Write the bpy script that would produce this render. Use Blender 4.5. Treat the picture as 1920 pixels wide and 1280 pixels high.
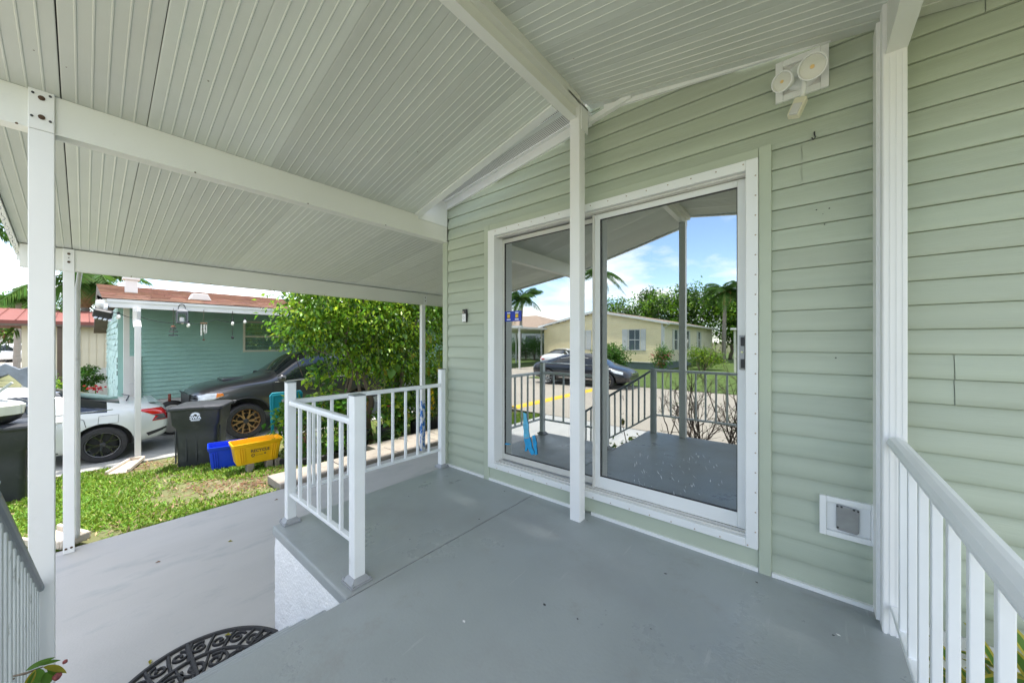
import bpy, bmesh, math, random
import numpy as np
from mathutils import Vector, Matrix
from mathutils.bvhtree import BVHTree
R = math.radians
for o in list(bpy.data.objects):
    bpy.data.objects.remove(o)
S = bpy.context.scene
COL = S.collection

# ------------------------------------------------------------------ camera
HC, FPX, TH = 1.25, 666.3, R(39.74)          # eye height above the deck, focal length in photo pixels, yaw
cd = bpy.data.cameras.new('camera'); cam = bpy.data.objects.new('camera', cd); COL.objects.link(cam)
cam.location = (0, 0, HC); cam.rotation_euler = (R(90), 0, TH)
cd.sensor_width = 36; cd.lens = 36 * FPX / 1920; cd.clip_start = .02; cd.clip_end = 2000
S.camera = cam

# ------------------------------------------------------------------ sky, sun, exposure
SUN_AZ, SUN_EL = R(-20), R(80)
w = bpy.data.worlds.new('World'); S.world = w; w.use_nodes = True
nt = w.node_tree; nt.nodes.clear()
def wn(t, **k):
    n = nt.nodes.new(t)
    for a, b in k.items(): setattr(n, a, b)
    return n
sky = wn('ShaderNodeTexSky', sky_type='NISHITA', sun_disc=False, sun_elevation=SUN_EL, sun_rotation=SUN_AZ % (2 * math.pi),
         altitude=0, air_density=.8, dust_density=.3, ozone_density=.9)
tc = wn('ShaderNodeTexCoord'); sep = wn('ShaderNodeSeparateXYZ'); nt.links.new(tc.outputs['Generated'], sep.inputs[0])
zz = wn('ShaderNodeMath', operation='ADD'); zz.inputs[1].default_value = .22; nt.links.new(sep.outputs['Z'], zz.inputs[0])
zm = wn('ShaderNodeMath', operation='MAXIMUM'); zm.inputs[1].default_value = .06; nt.links.new(zz.outputs[0], zm.inputs[0])
cx = wn('ShaderNodeMath', operation='DIVIDE'); nt.links.new(sep.outputs['X'], cx.inputs[0]); nt.links.new(zm.outputs[0], cx.inputs[1])
cy = wn('ShaderNodeMath', operation='DIVIDE'); nt.links.new(sep.outputs['Y'], cy.inputs[0]); nt.links.new(zm.outputs[0], cy.inputs[1])
cb = wn('ShaderNodeCombineXYZ'); nt.links.new(cx.outputs[0], cb.inputs[0]); nt.links.new(cy.outputs[0], cb.inputs[1])
nz = wn('ShaderNodeTexNoise'); nz.inputs['Scale'].default_value = 1.15; nz.inputs['Detail'].default_value = 9; nz.inputs['Roughness'].default_value = .56
nt.links.new(cb.outputs[0], nz.inputs['Vector'])
rp = wn('ShaderNodeValToRGB'); rp.color_ramp.elements[0].position = .43; rp.color_ramp.elements[1].position = .60
rp.color_ramp.elements[0].color = (0, 0, 0, 1); rp.color_ramp.elements[1].color = (.92, .92, .92, 1)
nt.links.new(nz.outputs['Fac'], rp.inputs[0])
mx = wn('ShaderNodeMixRGB'); mx.inputs[2].default_value = (5.9, 5.65, 5.35, 1)
nt.links.new(rp.outputs[0], mx.inputs[0]); nt.links.new(sky.outputs[0], mx.inputs[1])
bg = wn('ShaderNodeBackground'); bg.inputs[1].default_value = .15; nt.links.new(mx.outputs[0], bg.inputs[0])
wo = wn('ShaderNodeOutputWorld'); nt.links.new(bg.outputs[0], wo.inputs[0])
SDIR = Vector((math.sin(SUN_AZ) * math.cos(SUN_EL), math.cos(SUN_AZ) * math.cos(SUN_EL), math.sin(SUN_EL)))
sl = bpy.data.lights.new('sun', 'SUN'); sl.energy = 2.6; sl.angle = R(3.0); sl.color = (1, .955, .89)
so = bpy.data.objects.new('sun', sl); COL.objects.link(so); so.rotation_euler = SDIR.to_track_quat('Z', 'Y').to_euler(); so.location = (0, 0, 30)
S.view_settings.view_transform = 'Standard'; S.view_settings.look = 'None'; S.view_settings.gamma = 1
S.view_settings.use_curve_mapping = False; S.view_settings.exposure = 1.92
S.render.engine = 'CYCLES'
S.cycles.max_bounces = 12; S.cycles.diffuse_bounces = 6; S.cycles.glossy_bounces = 5; S.cycles.transparent_max_bounces = 24

# ------------------------------------------------------------------ pixel -> place (1920x1280 photo pixels)
FW = (-math.sin(TH), math.cos(TH)); RT = (math.cos(TH), math.sin(TH))
def ray(x, y):
    u = (x - 960) / FPX
    return Vector((FW[0] + RT[0] * u, FW[1] + RT[1] * u, -(y - 640.4) / FPX))
EYE = Vector((0, 0, HC))
def at_z(x, y, z): r = ray(x, y); return EYE + r * ((z - HC) / r.z)
def at_x(x, y, X): r = ray(x, y); return EYE + r * (X / r.x)
def at_y(x, y, Y): r = ray(x, y); return EYE + r * (Y / r.y)
def gz(X):                                   # the lawn falls gently towards the neighbour's drive
    if X > -5.35: return -.70
    return max(-1.0, -.71 - .0734 * (-5.35 - X))
def at_g(x, y):
    z = -.8
    for _ in range(50): z = .5 * z + .5 * gz(at_z(x, y, z).x)
    return at_z(x, y, z)

# ------------------------------------------------------------------ objects
def tag(o, label=None, cat=None, group=None, kind=None):
    if label: o['label'] = label
    if cat: o['category'] = cat
    if group: o['group'] = group
    if kind: o['kind'] = kind
    return o
def empty(name, loc=(0, 0, 0), rz=0, label=None, cat=None, group=None):
    o = bpy.data.objects.new(name, None); COL.objects.link(o); o.location = loc; o.rotation_euler = (0, 0, rz)
    o.empty_display_size = .1
    return tag(o, label, cat, group)
def link(name, me, parent=None, loc=(0, 0, 0), rot=(0, 0, 0)):
    o = bpy.data.objects.new(name, me); COL.objects.link(o); o.location = loc; o.rotation_euler = rot
    if parent: o.parent = parent
    return o
def dup(o, parent=None, loc=None):
    c = o.copy(); COL.objects.link(c); c.parent = parent
    if loc is not None: c.location = loc
    for ch in o.children: dup(ch, c)
    return c
def root_off(p):
    v = Vector((0, 0, 0))
    while p: v += p.location; p = p.parent
    return v

class MB:
    def __init__(s): s.v = []; s.f = []; s.m = []
    def add(s, vs, fs, mi=0):
        b = len(s.v); s.v += [tuple(p) for p in vs]; s.f += [tuple(i + b for i in f) for f in fs]; s.m += [mi] * len(fs); return s
    def box(s, x0, x1, y0, y1, z0, z1, mi=0):
        return s.add([(x0,y0,z0),(x1,y0,z0),(x1,y1,z0),(x0,y1,z0),(x0,y0,z1),(x1,y0,z1),(x1,y1,z1),(x0,y1,z1)],
                     [(0,3,2,1),(4,5,6,7),(0,1,5,4),(1,2,6,5),(2,3,7,6),(3,0,4,7)], mi)
    def bar(s, p, q, wd, ht, up=(0,0,1), mi=0):          # box along p->q
        p = Vector(p); q = Vector(q); d = (q - p).normalized(); a = d.cross(Vector(up))
        if a.length < 1e-5: a = d.cross(Vector((1,0,0)))
        a.normalize(); b = a.cross(d).normalized(); a *= wd/2; b *= ht/2
        vs = [p-a-b, p+a-b, p+a+b, p-a+b, q-a-b, q+a-b, q+a+b, q-a+b]
        return s.add(vs, [(0,1,2,3),(7,6,5,4),(0,4,5,1),(1,5,6,2),(2,6,7,3),(3,7,4,0)], mi)
    def tube(s, pts, r, n=8, mi=0, cap=True):
        pts = [Vector(p) for p in pts]; k = len(pts)
        rs = r if isinstance(r, (list, tuple)) else [r]*k
        b = len(s.v); ref = None
        for i, p in enumerate(pts):
            d = (pts[min(i+1,k-1)] - pts[max(i-1,0)])
            d = d.normalized() if d.length > 1e-9 else Vector((0,0,1))
            if ref is None: ref = Vector((0,0,1)) if abs(d.z) < .9 else Vector((1,0,0))
            a = d.cross(ref); a = a.normalized() if a.length > 1e-6 else d.orthogonal().normalized()
            c = a.cross(d).normalized(); ref = c
            for j in range(n):
                t = 2*math.pi*j/n; s.v.append(tuple(p + (a*math.cos(t) + c*math.sin(t))*rs[i]))
        for i in range(k-1):
            for j in range(n):
                s.f.append((b+i*n+j, b+i*n+(j+1)%n, b+(i+1)*n+(j+1)%n, b+(i+1)*n+j)); s.m.append(mi)
        if cap:
            s.f.append(tuple(b+j for j in range(n))[::-1]); s.m.append(mi)
            s.f.append(tuple(b+(k-1)*n+j for j in range(n))); s.m.append(mi)
        return s
    def lathe(s, prof, n=16, c=(0,0,0), axis='z', mi=0):
        b = len(s.v); c = Vector(c)
        for r, h in prof:
            for j in range(n):
                t = 2*math.pi*j/n; u, v = r*math.cos(t), r*math.sin(t)
                s.v.append(tuple(c + Vector({'z':(u,v,h),'y':(u,h,v),'x':(h,u,v)}[axis])))
        for i in range(len(prof)-1):
            for j in range(n):
                f = (b+i*n+j, b+i*n+(j+1)%n, b+(i+1)*n+(j+1)%n, b+(i+1)*n+j)
                s.f.append(f if axis != 'y' else f[::-1]); s.m.append(mi)
        return s
    def prism(s, poly, a, b, axis='y', mi=0):             # polygon (two coords) pushed from a to b along axis
        def P(u, v, h): return {'y':(u,h,v),'x':(h,u,v),'z':(u,v,h)}[axis]
        n = len(poly); vs = [P(u,v,a) for u,v in poly] + [P(u,v,b) for u,v in poly]
        fs = [tuple(range(n)), tuple(range(2*n-1,n-1,-1))] + [(i, i+n, (i+1)%n+n, (i+1)%n) for i in range(n)]
        return s.add(vs, fs, mi)
    def loft(s, rings, mi=0, cap=True, closed=True):
        b = len(s.v); n = len(rings[0])
        for r in rings: s.v += [tuple(p) for p in r]
        for i in range(len(rings)-1):
            for j in range(n if closed else n-1):
                s.f.append((b+i*n+j, b+i*n+(j+1)%n, b+(i+1)*n+(j+1)%n, b+(i+1)*n+j)); s.m.append(mi)
        if cap:
            s.f.append(tuple(b+j for j in range(n))[::-1]); s.m.append(mi)
            s.f.append(tuple(b+(len(rings)-1)*n+j for j in range(n))); s.m.append(mi)
        return s
    def mesh(s, name, mats, off=None, smooth=False, fix=True):
        me = bpy.data.meshes.new(name)
        vs = s.v if off is None else [(a-off.x, b-off.y, c-off.z) for a,b,c in s.v]
        me.from_pydata(vs, [], s.f)
        for m in (mats if isinstance(mats, (list,tuple)) else [mats]): me.materials.append(m)
        if any(s.m): me.polygons.foreach_set('material_index', s.m)
        if fix:
            bm = bmesh.new(); bm.from_mesh(me); bmesh.ops.recalc_face_normals(bm, faces=bm.faces); bm.to_mesh(me); bm.free()
        if smooth: me.polygons.foreach_set('use_smooth', [True]*len(me.polygons))
        me.update(); return me
    def build(s, name, mats, parent=None, local=False, smooth=False, bevel=0, fix=True, auto=None):
        off = None if (parent is None or local) else root_off(parent)
        o = link(name, s.mesh(name, mats, off, smooth, fix), parent)
        if bevel:
            b = o.modifiers.new('bevel', 'BEVEL'); b.width = bevel; b.segments = 2; b.limit_method = 'ANGLE'; b.angle_limit = R(40)
        if auto: sharp(o.data, auto)
        return o
    def thing(s, name, mats, label, cat, group=None, kind=None, **k):   # a top-level one-mesh thing with its origin at its base
        n = max(1, len(s.v)); xs = [p[0] for p in s.v]; ys = [p[1] for p in s.v]; zs = [p[2] for p in s.v]
        off = Vector(((min(xs)+max(xs))/2, (min(ys)+max(ys))/2, min(zs)))
        bev = k.pop('bevel', 0); aut = k.pop('auto', None)
        o = link(name, s.mesh(name, mats, off, **k), None, off); tag(o, label, cat, group, kind)
        if bev:
            b = o.modifiers.new('bevel', 'BEVEL'); b.width = bev; b.segments = 2; b.limit_method = 'ANGLE'; b.angle_limit = R(40)
        if aut: sharp(o.data, aut)
        return o
def sharp(me, deg):
    bm = bmesh.new(); bm.from_mesh(me)
    for e in bm.edges:
        if len(e.link_faces) == 2 and e.calc_face_angle(0) > R(deg): e.smooth = False
    for f in bm.faces: f.smooth = True
    bm.to_mesh(me); bm.free()
def text_mesh(name, body, size, material, parent=None, mw=None, ext=.001, align='CENTER', bold=0):
    cu = bpy.data.curves.new(name, 'FONT'); cu.body = body; cu.size = size; cu.extrude = ext; cu.align_x = align; cu.align_y = 'CENTER'; cu.offset = bold
    t = bpy.data.objects.new(name, cu); COL.objects.link(t)
    bpy.context.view_layer.update()
    me = bpy.data.meshes.new_from_object(t.evaluated_get(bpy.context.evaluated_depsgraph_get()))
    bpy.data.objects.remove(t); me.materials.clear(); me.materials.append(material)
    if mw is not None: me.transform(mw)
    o = link(name, me, parent)
    return o

# ------------------------------------------------------------------ materials
MATS = {}
def pm(name, col, rough=.6, metal=0, var=.06, vs=5, bump=0, bs=60, dirt=None, dlo=.55, dhi=.75, ds=3, coat=0, island=0, objr=0,
       trans=0, stretch=None, spec=.5, hue=.02):
    m = bpy.data.materials.new(name); m.use_nodes = True; T = m.node_tree; B = T.nodes['Principled BSDF']; L = T.links.new
    def N(t, **k):
        n = T.nodes.new(t)
        for a, b in k.items(): setattr(n, a, b)
        return n
    B.inputs['Roughness'].default_value = rough; B.inputs['Metallic'].default_value = metal
    B.inputs['Coat Weight'].default_value = coat; B.inputs['Coat Roughness'].default_value = .05
    B.inputs['Specular IOR Level'].default_value = spec
    tcn = N('ShaderNodeTexCoord'); vec = tcn.outputs['Object']
    if stretch:
        mp = N('ShaderNodeMapping'); mp.inputs['Scale'].default_value = stretch; L(vec, mp.inputs[0]); vec = mp.outputs[0]
    rgb = N('ShaderNodeRGB'); rgb.outputs[0].default_value = (*col, 1); cur = rgb.outputs[0]
    if dirt:
        n2 = N('ShaderNodeTexNoise'); n2.inputs['Scale'].default_value = ds; n2.inputs['Detail'].default_value = 8; n2.inputs['Roughness'].default_value = .65; L(vec, n2.inputs['Vector'])
        mr = N('ShaderNodeMapRange'); mr.inputs[1].default_value = dlo; mr.inputs[2].default_value = dhi; L(n2.outputs['Fac'], mr.inputs[0])
        mi = N('ShaderNodeMixRGB'); mi.inputs[2].default_value = (*dirt, 1); L(mr.outputs[0], mi.inputs[0]); L(cur, mi.inputs[1]); cur = mi.outputs[0]
    if var:
        n1 = N('ShaderNodeTexNoise'); n1.inputs['Scale'].default_value = vs; n1.inputs['Detail'].default_value = 5; L(vec, n1.inputs['Vector'])
        mr = N('ShaderNodeMapRange'); mr.inputs[1].default_value = .3; mr.inputs[2].default_value = .7; mr.inputs[3].default_value = 1-var; mr.inputs[4].default_value = 1+var
        L(n1.outputs['Fac'], mr.inputs[0])
        vm = N('ShaderNodeVectorMath', operation='SCALE'); L(cur, vm.inputs[0]); L(mr.outputs[0], vm.inputs['Scale']); cur = vm.outputs[0]
    for amt, src in ((island, 'i'), (objr, 'o')):
        if amt:
            q = N('ShaderNodeNewGeometry').outputs['Random Per Island'] if src == 'i' else N('ShaderNodeObjectInfo').outputs['Random']
            hs = N('ShaderNodeHueSaturation')
            mr = N('ShaderNodeMapRange'); mr.inputs[3].default_value = 1-amt; mr.inputs[4].default_value = 1+amt; L(q, mr.inputs[0]); L(mr.outputs[0], hs.inputs['Value'])
            mw_ = N('ShaderNodeMath', operation='MULTIPLY'); mw_.inputs[1].default_value = 7.31; L(q, mw_.inputs[0])
            fr = N('ShaderNodeMath', operation='FRACT'); L(mw_.outputs[0], fr.inputs[0])
            mh = N('ShaderNodeMapRange'); mh.inputs[3].default_value = .5-hue; mh.inputs[4].default_value = .5+hue; L(fr.outputs[0], mh.inputs[0]); L(mh.outputs[0], hs.inputs['Hue'])
            L(cur, hs.inputs['Color']); cur = hs.outputs[0]
    L(cur, B.inputs['Base Color'])
    if bump:
        n3 = N('ShaderNodeTexNoise'); n3.inputs['Scale'].default_value = bs; n3.inputs['Detail'].default_value = 6; L(vec, n3.inputs['Vector'])
        bu = N('ShaderNodeBump'); bu.inputs['Strength'].default_value = bump; bu.inputs['Distance'].default_value = .01; L(n3.outputs['Fac'], bu.inputs['Height']); L(bu.outputs[0], B.inputs['Normal'])
    if trans:
        out = T.nodes['Material Output']; tr = N('ShaderNodeBsdfTranslucent'); L(cur, tr.inputs[0]); ms = N('ShaderNodeMixShader'); ms.inputs[0].default_value = trans
        L(B.outputs[0], ms.inputs[1]); L(tr.outputs[0], ms.inputs[2]); L(ms.outputs[0], out.inputs[0])
    MATS[name] = m; return m

M_white = pm('white_enamel', (.78,.80,.79), .38, var=.03, vs=2, dirt=(.55,.56,.52), dlo=.62, dhi=.9, ds=4)
M_post = pm('white_post_enamel', (.80,.81,.80), .4, var=.03, vs=2, dirt=(.60,.60,.55), dlo=.6, dhi=.95, ds=3, bump=.02, bs=200)
M_beam = pm('cream_white_beam', (.74,.75,.70), .42, var=.03, vs=1.5, dirt=(.50,.50,.44), dlo=.62, dhi=.9, ds=3)
M_ceil = pm('aluminium_ceiling', (.57,.60,.555), .5, var=.05, vs=2.5, dirt=(.50,.55,.50), dlo=.58, dhi=.85, ds=2.5, objr=.085, bump=.03, bs=160, hue=.014)
M_seam = pm('dark_seam', (.06,.06,.055), .8, var=0)
M_side = pm('green_vinyl', (.41,.462,.37), .55, var=.075, vs=1.3, objr=.035, bump=.12, bs=26, stretch=(.5,1,9), hue=.006, dirt=(.37,.41,.315), dlo=.58, dhi=.85, ds=1.2)
M_gtrim = pm('green_trim', (.435,.487,.385), .5, var=.04, vs=3)
M_deck = pm('grey_deck_paint', (.32,.355,.36), .40, var=.10, vs=1.1, dirt=(.285,.305,.31), dlo=.48, dhi=.75, ds=1.7, bump=.10, bs=70)
def deck_wear(m):                                # patchy sheen, brownish scuffs and fine scratches in the paint
    T = m.node_tree; B = T.nodes['Principled BSDF']; L = T.links.new; N = T.nodes.new
    src = B.inputs['Base Color'].links[0].from_socket; t = N('ShaderNodeTexCoord')
    a = N('ShaderNodeTexNoise'); a.inputs['Scale'].default_value = 1.4; a.inputs['Detail'].default_value = 9; a.inputs['Roughness'].default_value = .7; L(t.outputs['Object'], a.inputs['Vector'])
    r = N('ShaderNodeMapRange'); r.inputs[1].default_value = .35; r.inputs[2].default_value = .68; r.inputs[3].default_value = .24; r.inputs[4].default_value = .55; L(a.outputs['Fac'], r.inputs[0]); L(r.outputs[0], B.inputs['Roughness'])
    b = N('ShaderNodeTexNoise'); b.inputs['Scale'].default_value = 2.6; b.inputs['Detail'].default_value = 10; b.inputs['Roughness'].default_value = .75; L(t.outputs['Object'], b.inputs['Vector'])
    r2 = N('ShaderNodeMapRange'); r2.inputs[1].default_value = .56; r2.inputs[2].default_value = .78; r2.inputs[4].default_value = .85; L(b.outputs['Fac'], r2.inputs[0])
    m1 = N('ShaderNodeMixRGB'); m1.inputs[2].default_value = (.255,.25,.232,1); L(r2.outputs[0], m1.inputs[0]); L(src, m1.inputs[1])
    mp = N('ShaderNodeMapping'); mp.inputs['Rotation'].default_value = (0,0,.7); mp.inputs['Scale'].default_value = (30,2.2,1); L(t.outputs['Object'], mp.inputs[0])
    c = N('ShaderNodeTexNoise'); c.inputs['Scale'].default_value = 1.5; c.inputs['Detail'].default_value = 4; L(mp.outputs[0], c.inputs['Vector'])
    r3 = N('ShaderNodeMapRange'); r3.inputs[1].default_value = .66; r3.inputs[2].default_value = .74; r3.inputs[4].default_value = .38; L(c.outputs['Fac'], r3.inputs[0])
    m2 = N('ShaderNodeMixRGB'); m2.inputs[2].default_value = (.46,.48,.48,1); L(r3.outputs[0], m2.inputs[0]); L(m1.outputs[0], m2.inputs[1]); L(m2.outputs[0], B.inputs['Base Color'])
deck_wear(M_deck)
M_deckedge = pm('worn_grey_edge', (.23,.255,.28), .5, var=.12, vs=6, bump=.3, bs=30)
M_stucco = pm('white_stucco', (.83,.84,.84), .85, var=.03, vs=6, bump=.9, bs=60)
M_rail = pm('white_rail_enamel', (.77,.80,.81), .36, var=.04, vs=5, dirt=(.50,.52,.50), dlo=.64, dhi=.85, ds=9)
M_railgrey = pm('weathered_rail', (.56,.60,.60), .5, var=.08, vs=6, dirt=(.16,.17,.15), dlo=.62, dhi=.72, ds=16, stretch=(1,1,.35))
M_capgrey = pm('grey_rail_cap', (.20,.23,.25), .4, var=.08, vs=8)
M_foot = pm('grey_painted_foot', (.30,.32,.34), .5, var=.1, vs=20, bump=.15, bs=80)
M_rust = pm('rusty_bolt', (.12,.075,.05), .7, metal=.5, var=.2, vs=60)
M_steel = pm('dull_steel', (.35,.36,.36), .45, metal=.7, var=.1, vs=20)
M_rivet = pm('rust_stained_rivet', (.42,.34,.26), .6, var=.2, vs=50)
M_alum = pm('mill_aluminium_frame', (.62,.62,.58), .42, var=.06, vs=6, dirt=(.38,.36,.32), dlo=.6, dhi=.85, ds=8)
M_gasket = pm('black_gasket', (.025,.025,.025), .6, var=0)
M_dark = pm('dark_metal', (.03,.032,.034), .5, var=.1, vs=10)
M_black = pm('black_plastic', (.018,.019,.021), .42, var=.15, vs=12)
M_rubber = pm('black_rubber', (.022,.022,.024), .62, var=.2, vs=25, bump=.25, bs=120)
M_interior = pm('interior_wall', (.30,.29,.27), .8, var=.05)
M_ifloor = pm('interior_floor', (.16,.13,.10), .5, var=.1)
M_drive = pm('pale_concrete_drive', (.415,.41,.395), .7, var=.05, vs=1.6, dirt=(.33,.34,.34), dlo=.54, dhi=.72, ds=3.0, bump=.18, bs=110, stretch=(1.6,.6,1))
M_ndrive = pm('weathered_concrete', (.40,.40,.37), .85, var=.10, vs=1.2, dirt=(.25,.25,.23), dlo=.5, dhi=.75, ds=1.6, bump=.25, bs=80)
M_paver = pm('concrete_paver', (.27,.245,.20), .85, var=.12, vs=3, dirt=(.18,.16,.13), dlo=.5, dhi=.75, ds=4, bump=.3, bs=60, objr=.06)
M_road = pm('pale_road', (.36,.32,.265), .85, var=.07, vs=.35, dirt=(.34,.30,.25), dlo=.5, dhi=.75, ds=.5, bump=.15, bs=60)
M_yellow = pm('yellow_kerb_paint', (.72,.46,.03), .6, var=.10, vs=5, dirt=(.5,.40,.2), dlo=.6, dhi=.75, ds=6)
M_soil = pm('lawn_soil', (.115,.12,.045), .95, var=.2, vs=3, dirt=(.26,.20,.13), dlo=.55, dhi=.72, ds=1.1, bump=.6, bs=40)
M_teal = pm('teal_siding', (.31,.52,.465), .6, var=.06, vs=1.5, dirt=(.27,.46,.41), dlo=.55, dhi=.8, ds=1.0)
M_tealpale = pm('pale_teal_shingle', (.44,.62,.60), .75, var=.08, vs=4, island=.07, bump=.3, bs=40)
M_shingle = pm('brown_shingle', (.27,.150,.10), .9, var=.12, vs=6, island=.22, bump=.4, bs=60, hue=.015)
M_redroof = pm('red_metal_roof', (.17,.05,.036), .7, var=.10, vs=3)
M_beige = pm('beige_siding', (.66,.60,.47), .75, var=.04, vs=2)
M_brown = pm('brown_trim', (.10,.07,.05), .7, var=.1)
M_nwhite = pm('white_painted_metal', (.60,.60,.575), .5, var=.04, vs=3, dirt=(.55,.54,.49), dlo=.6, dhi=.85, ds=4)
M_soff = pm('cream_soffit', (.62,.60,.50), .7, var=.04)
M_cream = pm('yellow_vinyl', (.86,.74,.46), .6, var=.04, vs=2)
M_creamside = pm('cream_vinyl', (.78,.72,.56), .6, var=.04, vs=2)
M_wroof = pm('tan_roof', (.34,.25,.19), .9, var=.10, vs=2, bump=.3, bs=30)
M_pane = pm('window_pane', (.10,.125,.14), .08, var=.1, vs=1)
M_blind = pm('blind_slats', (.42,.52,.52), .6, var=.05)
M_bark = pm('grey_bark', (.20,.155,.115), .9, var=.2, vs=9, bump=.8, bs=30, stretch=(1,1,.3))
M_bark2 = pm('palm_trunk', (.30,.26,.22), .9, var=.15, vs=6, bump=.8, bs=12, stretch=(.4,.4,3))
M_boot = pm('palm_boot', (.40,.24,.12), .9, var=.3, vs=9, bump=.8, bs=20)
M_twig = pm('bare_twig', (.12,.085,.065), .85, var=.2, vs=12)
def leafm(name, col, isl=.38, hue=.022, trans=.35, rough=.45):
    return pm(name, col, rough, var=.12, vs=1.6, island=isl, hue=hue, trans=trans, spec=.4)
L_ficus = leafm('ficus_leaf', (.18,.35,.028), trans=.42, rough=.34)
L_ficus2 = leafm('ficus_young_leaf', (.38,.54,.04), trans=.42, rough=.34)
L_dark = leafm('dark_leaf', (.06,.135,.02))
L_broad = leafm('broad_leaf', (.09,.22,.028))
L_yel = leafm('yellowing_leaf', (.34,.33,.03), .25)
L_dry = leafm('dry_leaf', (.22,.12,.06), .3)
L_palm = leafm('palm_leaf', (.09,.20,.035), .25)
L_tree = leafm('far_tree_leaf', (.06,.13,.02), .3)
L_hedge = leafm('lime_hedge_leaf', (.13,.24,.02), .3)
L_grass = leafm('grass_blade', (.15,.26,.02), .40, .03, .3, .6)
L_straw = leafm('straw', (.34,.25,.14), .35, .02, .2, .8)
L_var = leafm('variegated_edge', (.50,.46,.06), .15)
L_pink = leafm('pink_petal', (.62,.10,.12), .2)
L_red = leafm('red_petal', (.55,.02,.04), .2)
M_stem = L_stem = pm('green_stem', (.12,.16,.04), .7, var=.15)

def glass_mat(name, refl, tint, rough=.0):
    m = bpy.data.materials.new(name); m.use_nodes = True; T = m.node_tree; T.nodes.clear(); L = T.links.new
    out = T.nodes.new('ShaderNodeOutputMaterial'); ms = T.nodes.new('ShaderNodeMixShader'); ms.inputs[0].default_value = refl
    tr = T.nodes.new('ShaderNodeBsdfTransparent'); tr.inputs[0].default_value = (*tint, 1)
    gl = T.nodes.new('ShaderNodeBsdfGlossy'); gl.inputs['Roughness'].default_value = rough; gl.inputs[0].default_value = (.93,.97,.96,1)
    tcn = T.nodes.new('ShaderNodeTexCoord'); mp = T.nodes.new('ShaderNodeMapping'); mp.inputs['Scale'].default_value = (1.6,1,.35); L(tcn.outputs['Object'], mp.inputs[0])
    nz_ = T.nodes.new('ShaderNodeTexNoise'); nz_.inputs['Scale'].default_value = 1.3; nz_.inputs['Detail'].default_value = 1; L(mp.outputs[0], nz_.inputs['Vector'])
    bu = T.nodes.new('ShaderNodeBump'); bu.inputs['Strength'].default_value = .09; bu.inputs['Distance'].default_value = .012; L(nz_.outputs['Fac'], bu.inputs['Height']); L(bu.outputs[0], gl.inputs['Normal'])
    L(tr.outputs[0], ms.inputs[1]); L(gl.outputs[0], ms.inputs[2]); L(ms.outputs[0], out.inputs[0]); return m
M_glass = glass_mat('reflective_door_glass', .43, (.30,.34,.33))
M_carglass = pm('car_glass', (.012,.016,.02), .05, var=0, coat=.5)
M_lens = pm('clear_lens', (.62,.66,.70), .12, var=.2, vs=14, coat=.8)
M_redlens = pm('red_lens', (.55,.012,.012), .12, var=.15, vs=10, coat=.8)
M_amber = pm('amber_lens', (.75,.20,.015), .15, var=.1, coat=.8)
M_chrome = pm('chrome', (.75,.76,.77), .12, metal=1, var=0)

def leaf_arrays(P, D, Nn, size, asp=.5, fold=.18):
    P = np.asarray(P); n = len(P)
    D = D / (np.linalg.norm(D, axis=1, keepdims=True) + 1e-9)
    Sd = np.cross(D, Nn); Sd /= (np.linalg.norm(Sd, axis=1, keepdims=True) + 1e-9); Nv = np.cross(Sd, D)
    sz = np.asarray(size).reshape(-1, 1); hw = sz*asp*.5
    v = np.empty((n, 4, 3))
    v[:,0] = P; v[:,1] = P + D*sz*.42 + Sd*hw + Nv*sz*fold*.5; v[:,2] = P + D*sz - Nv*sz*fold*.4; v[:,3] = P + D*sz*.42 - Sd*hw + Nv*sz*fold*.5
    return v.reshape(-1, 3)
def quads_mesh(name, V, material, mi=None):                # V: 4 verts per leaf
    n = len(V)//4; me = bpy.data.meshes.new(name)
    me.vertices.add(len(V)); me.vertices.foreach_set('co', V.astype(np.float32).ravel())
    idx = np.arange(n)*4; tri = np.stack([idx, idx+1, idx+2, idx, idx+2, idx+3], 1).ravel()
    me.loops.add(len(tri)); me.loops.foreach_set('vertex_index', tri.astype(np.int32))
    me.polygons.add(2*n); me.polygons.foreach_set('loop_start', (np.arange(2*n)*3).astype(np.int32))
    for m in (material if isinstance(material, (list,tuple)) else [material]): me.materials.append(m)
    if mi is not None: me.polygons.foreach_set('material_index', np.repeat(mi, 2).astype(np.int32))
    me.update(calc_edges=True); me.validate(); return me
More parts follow.
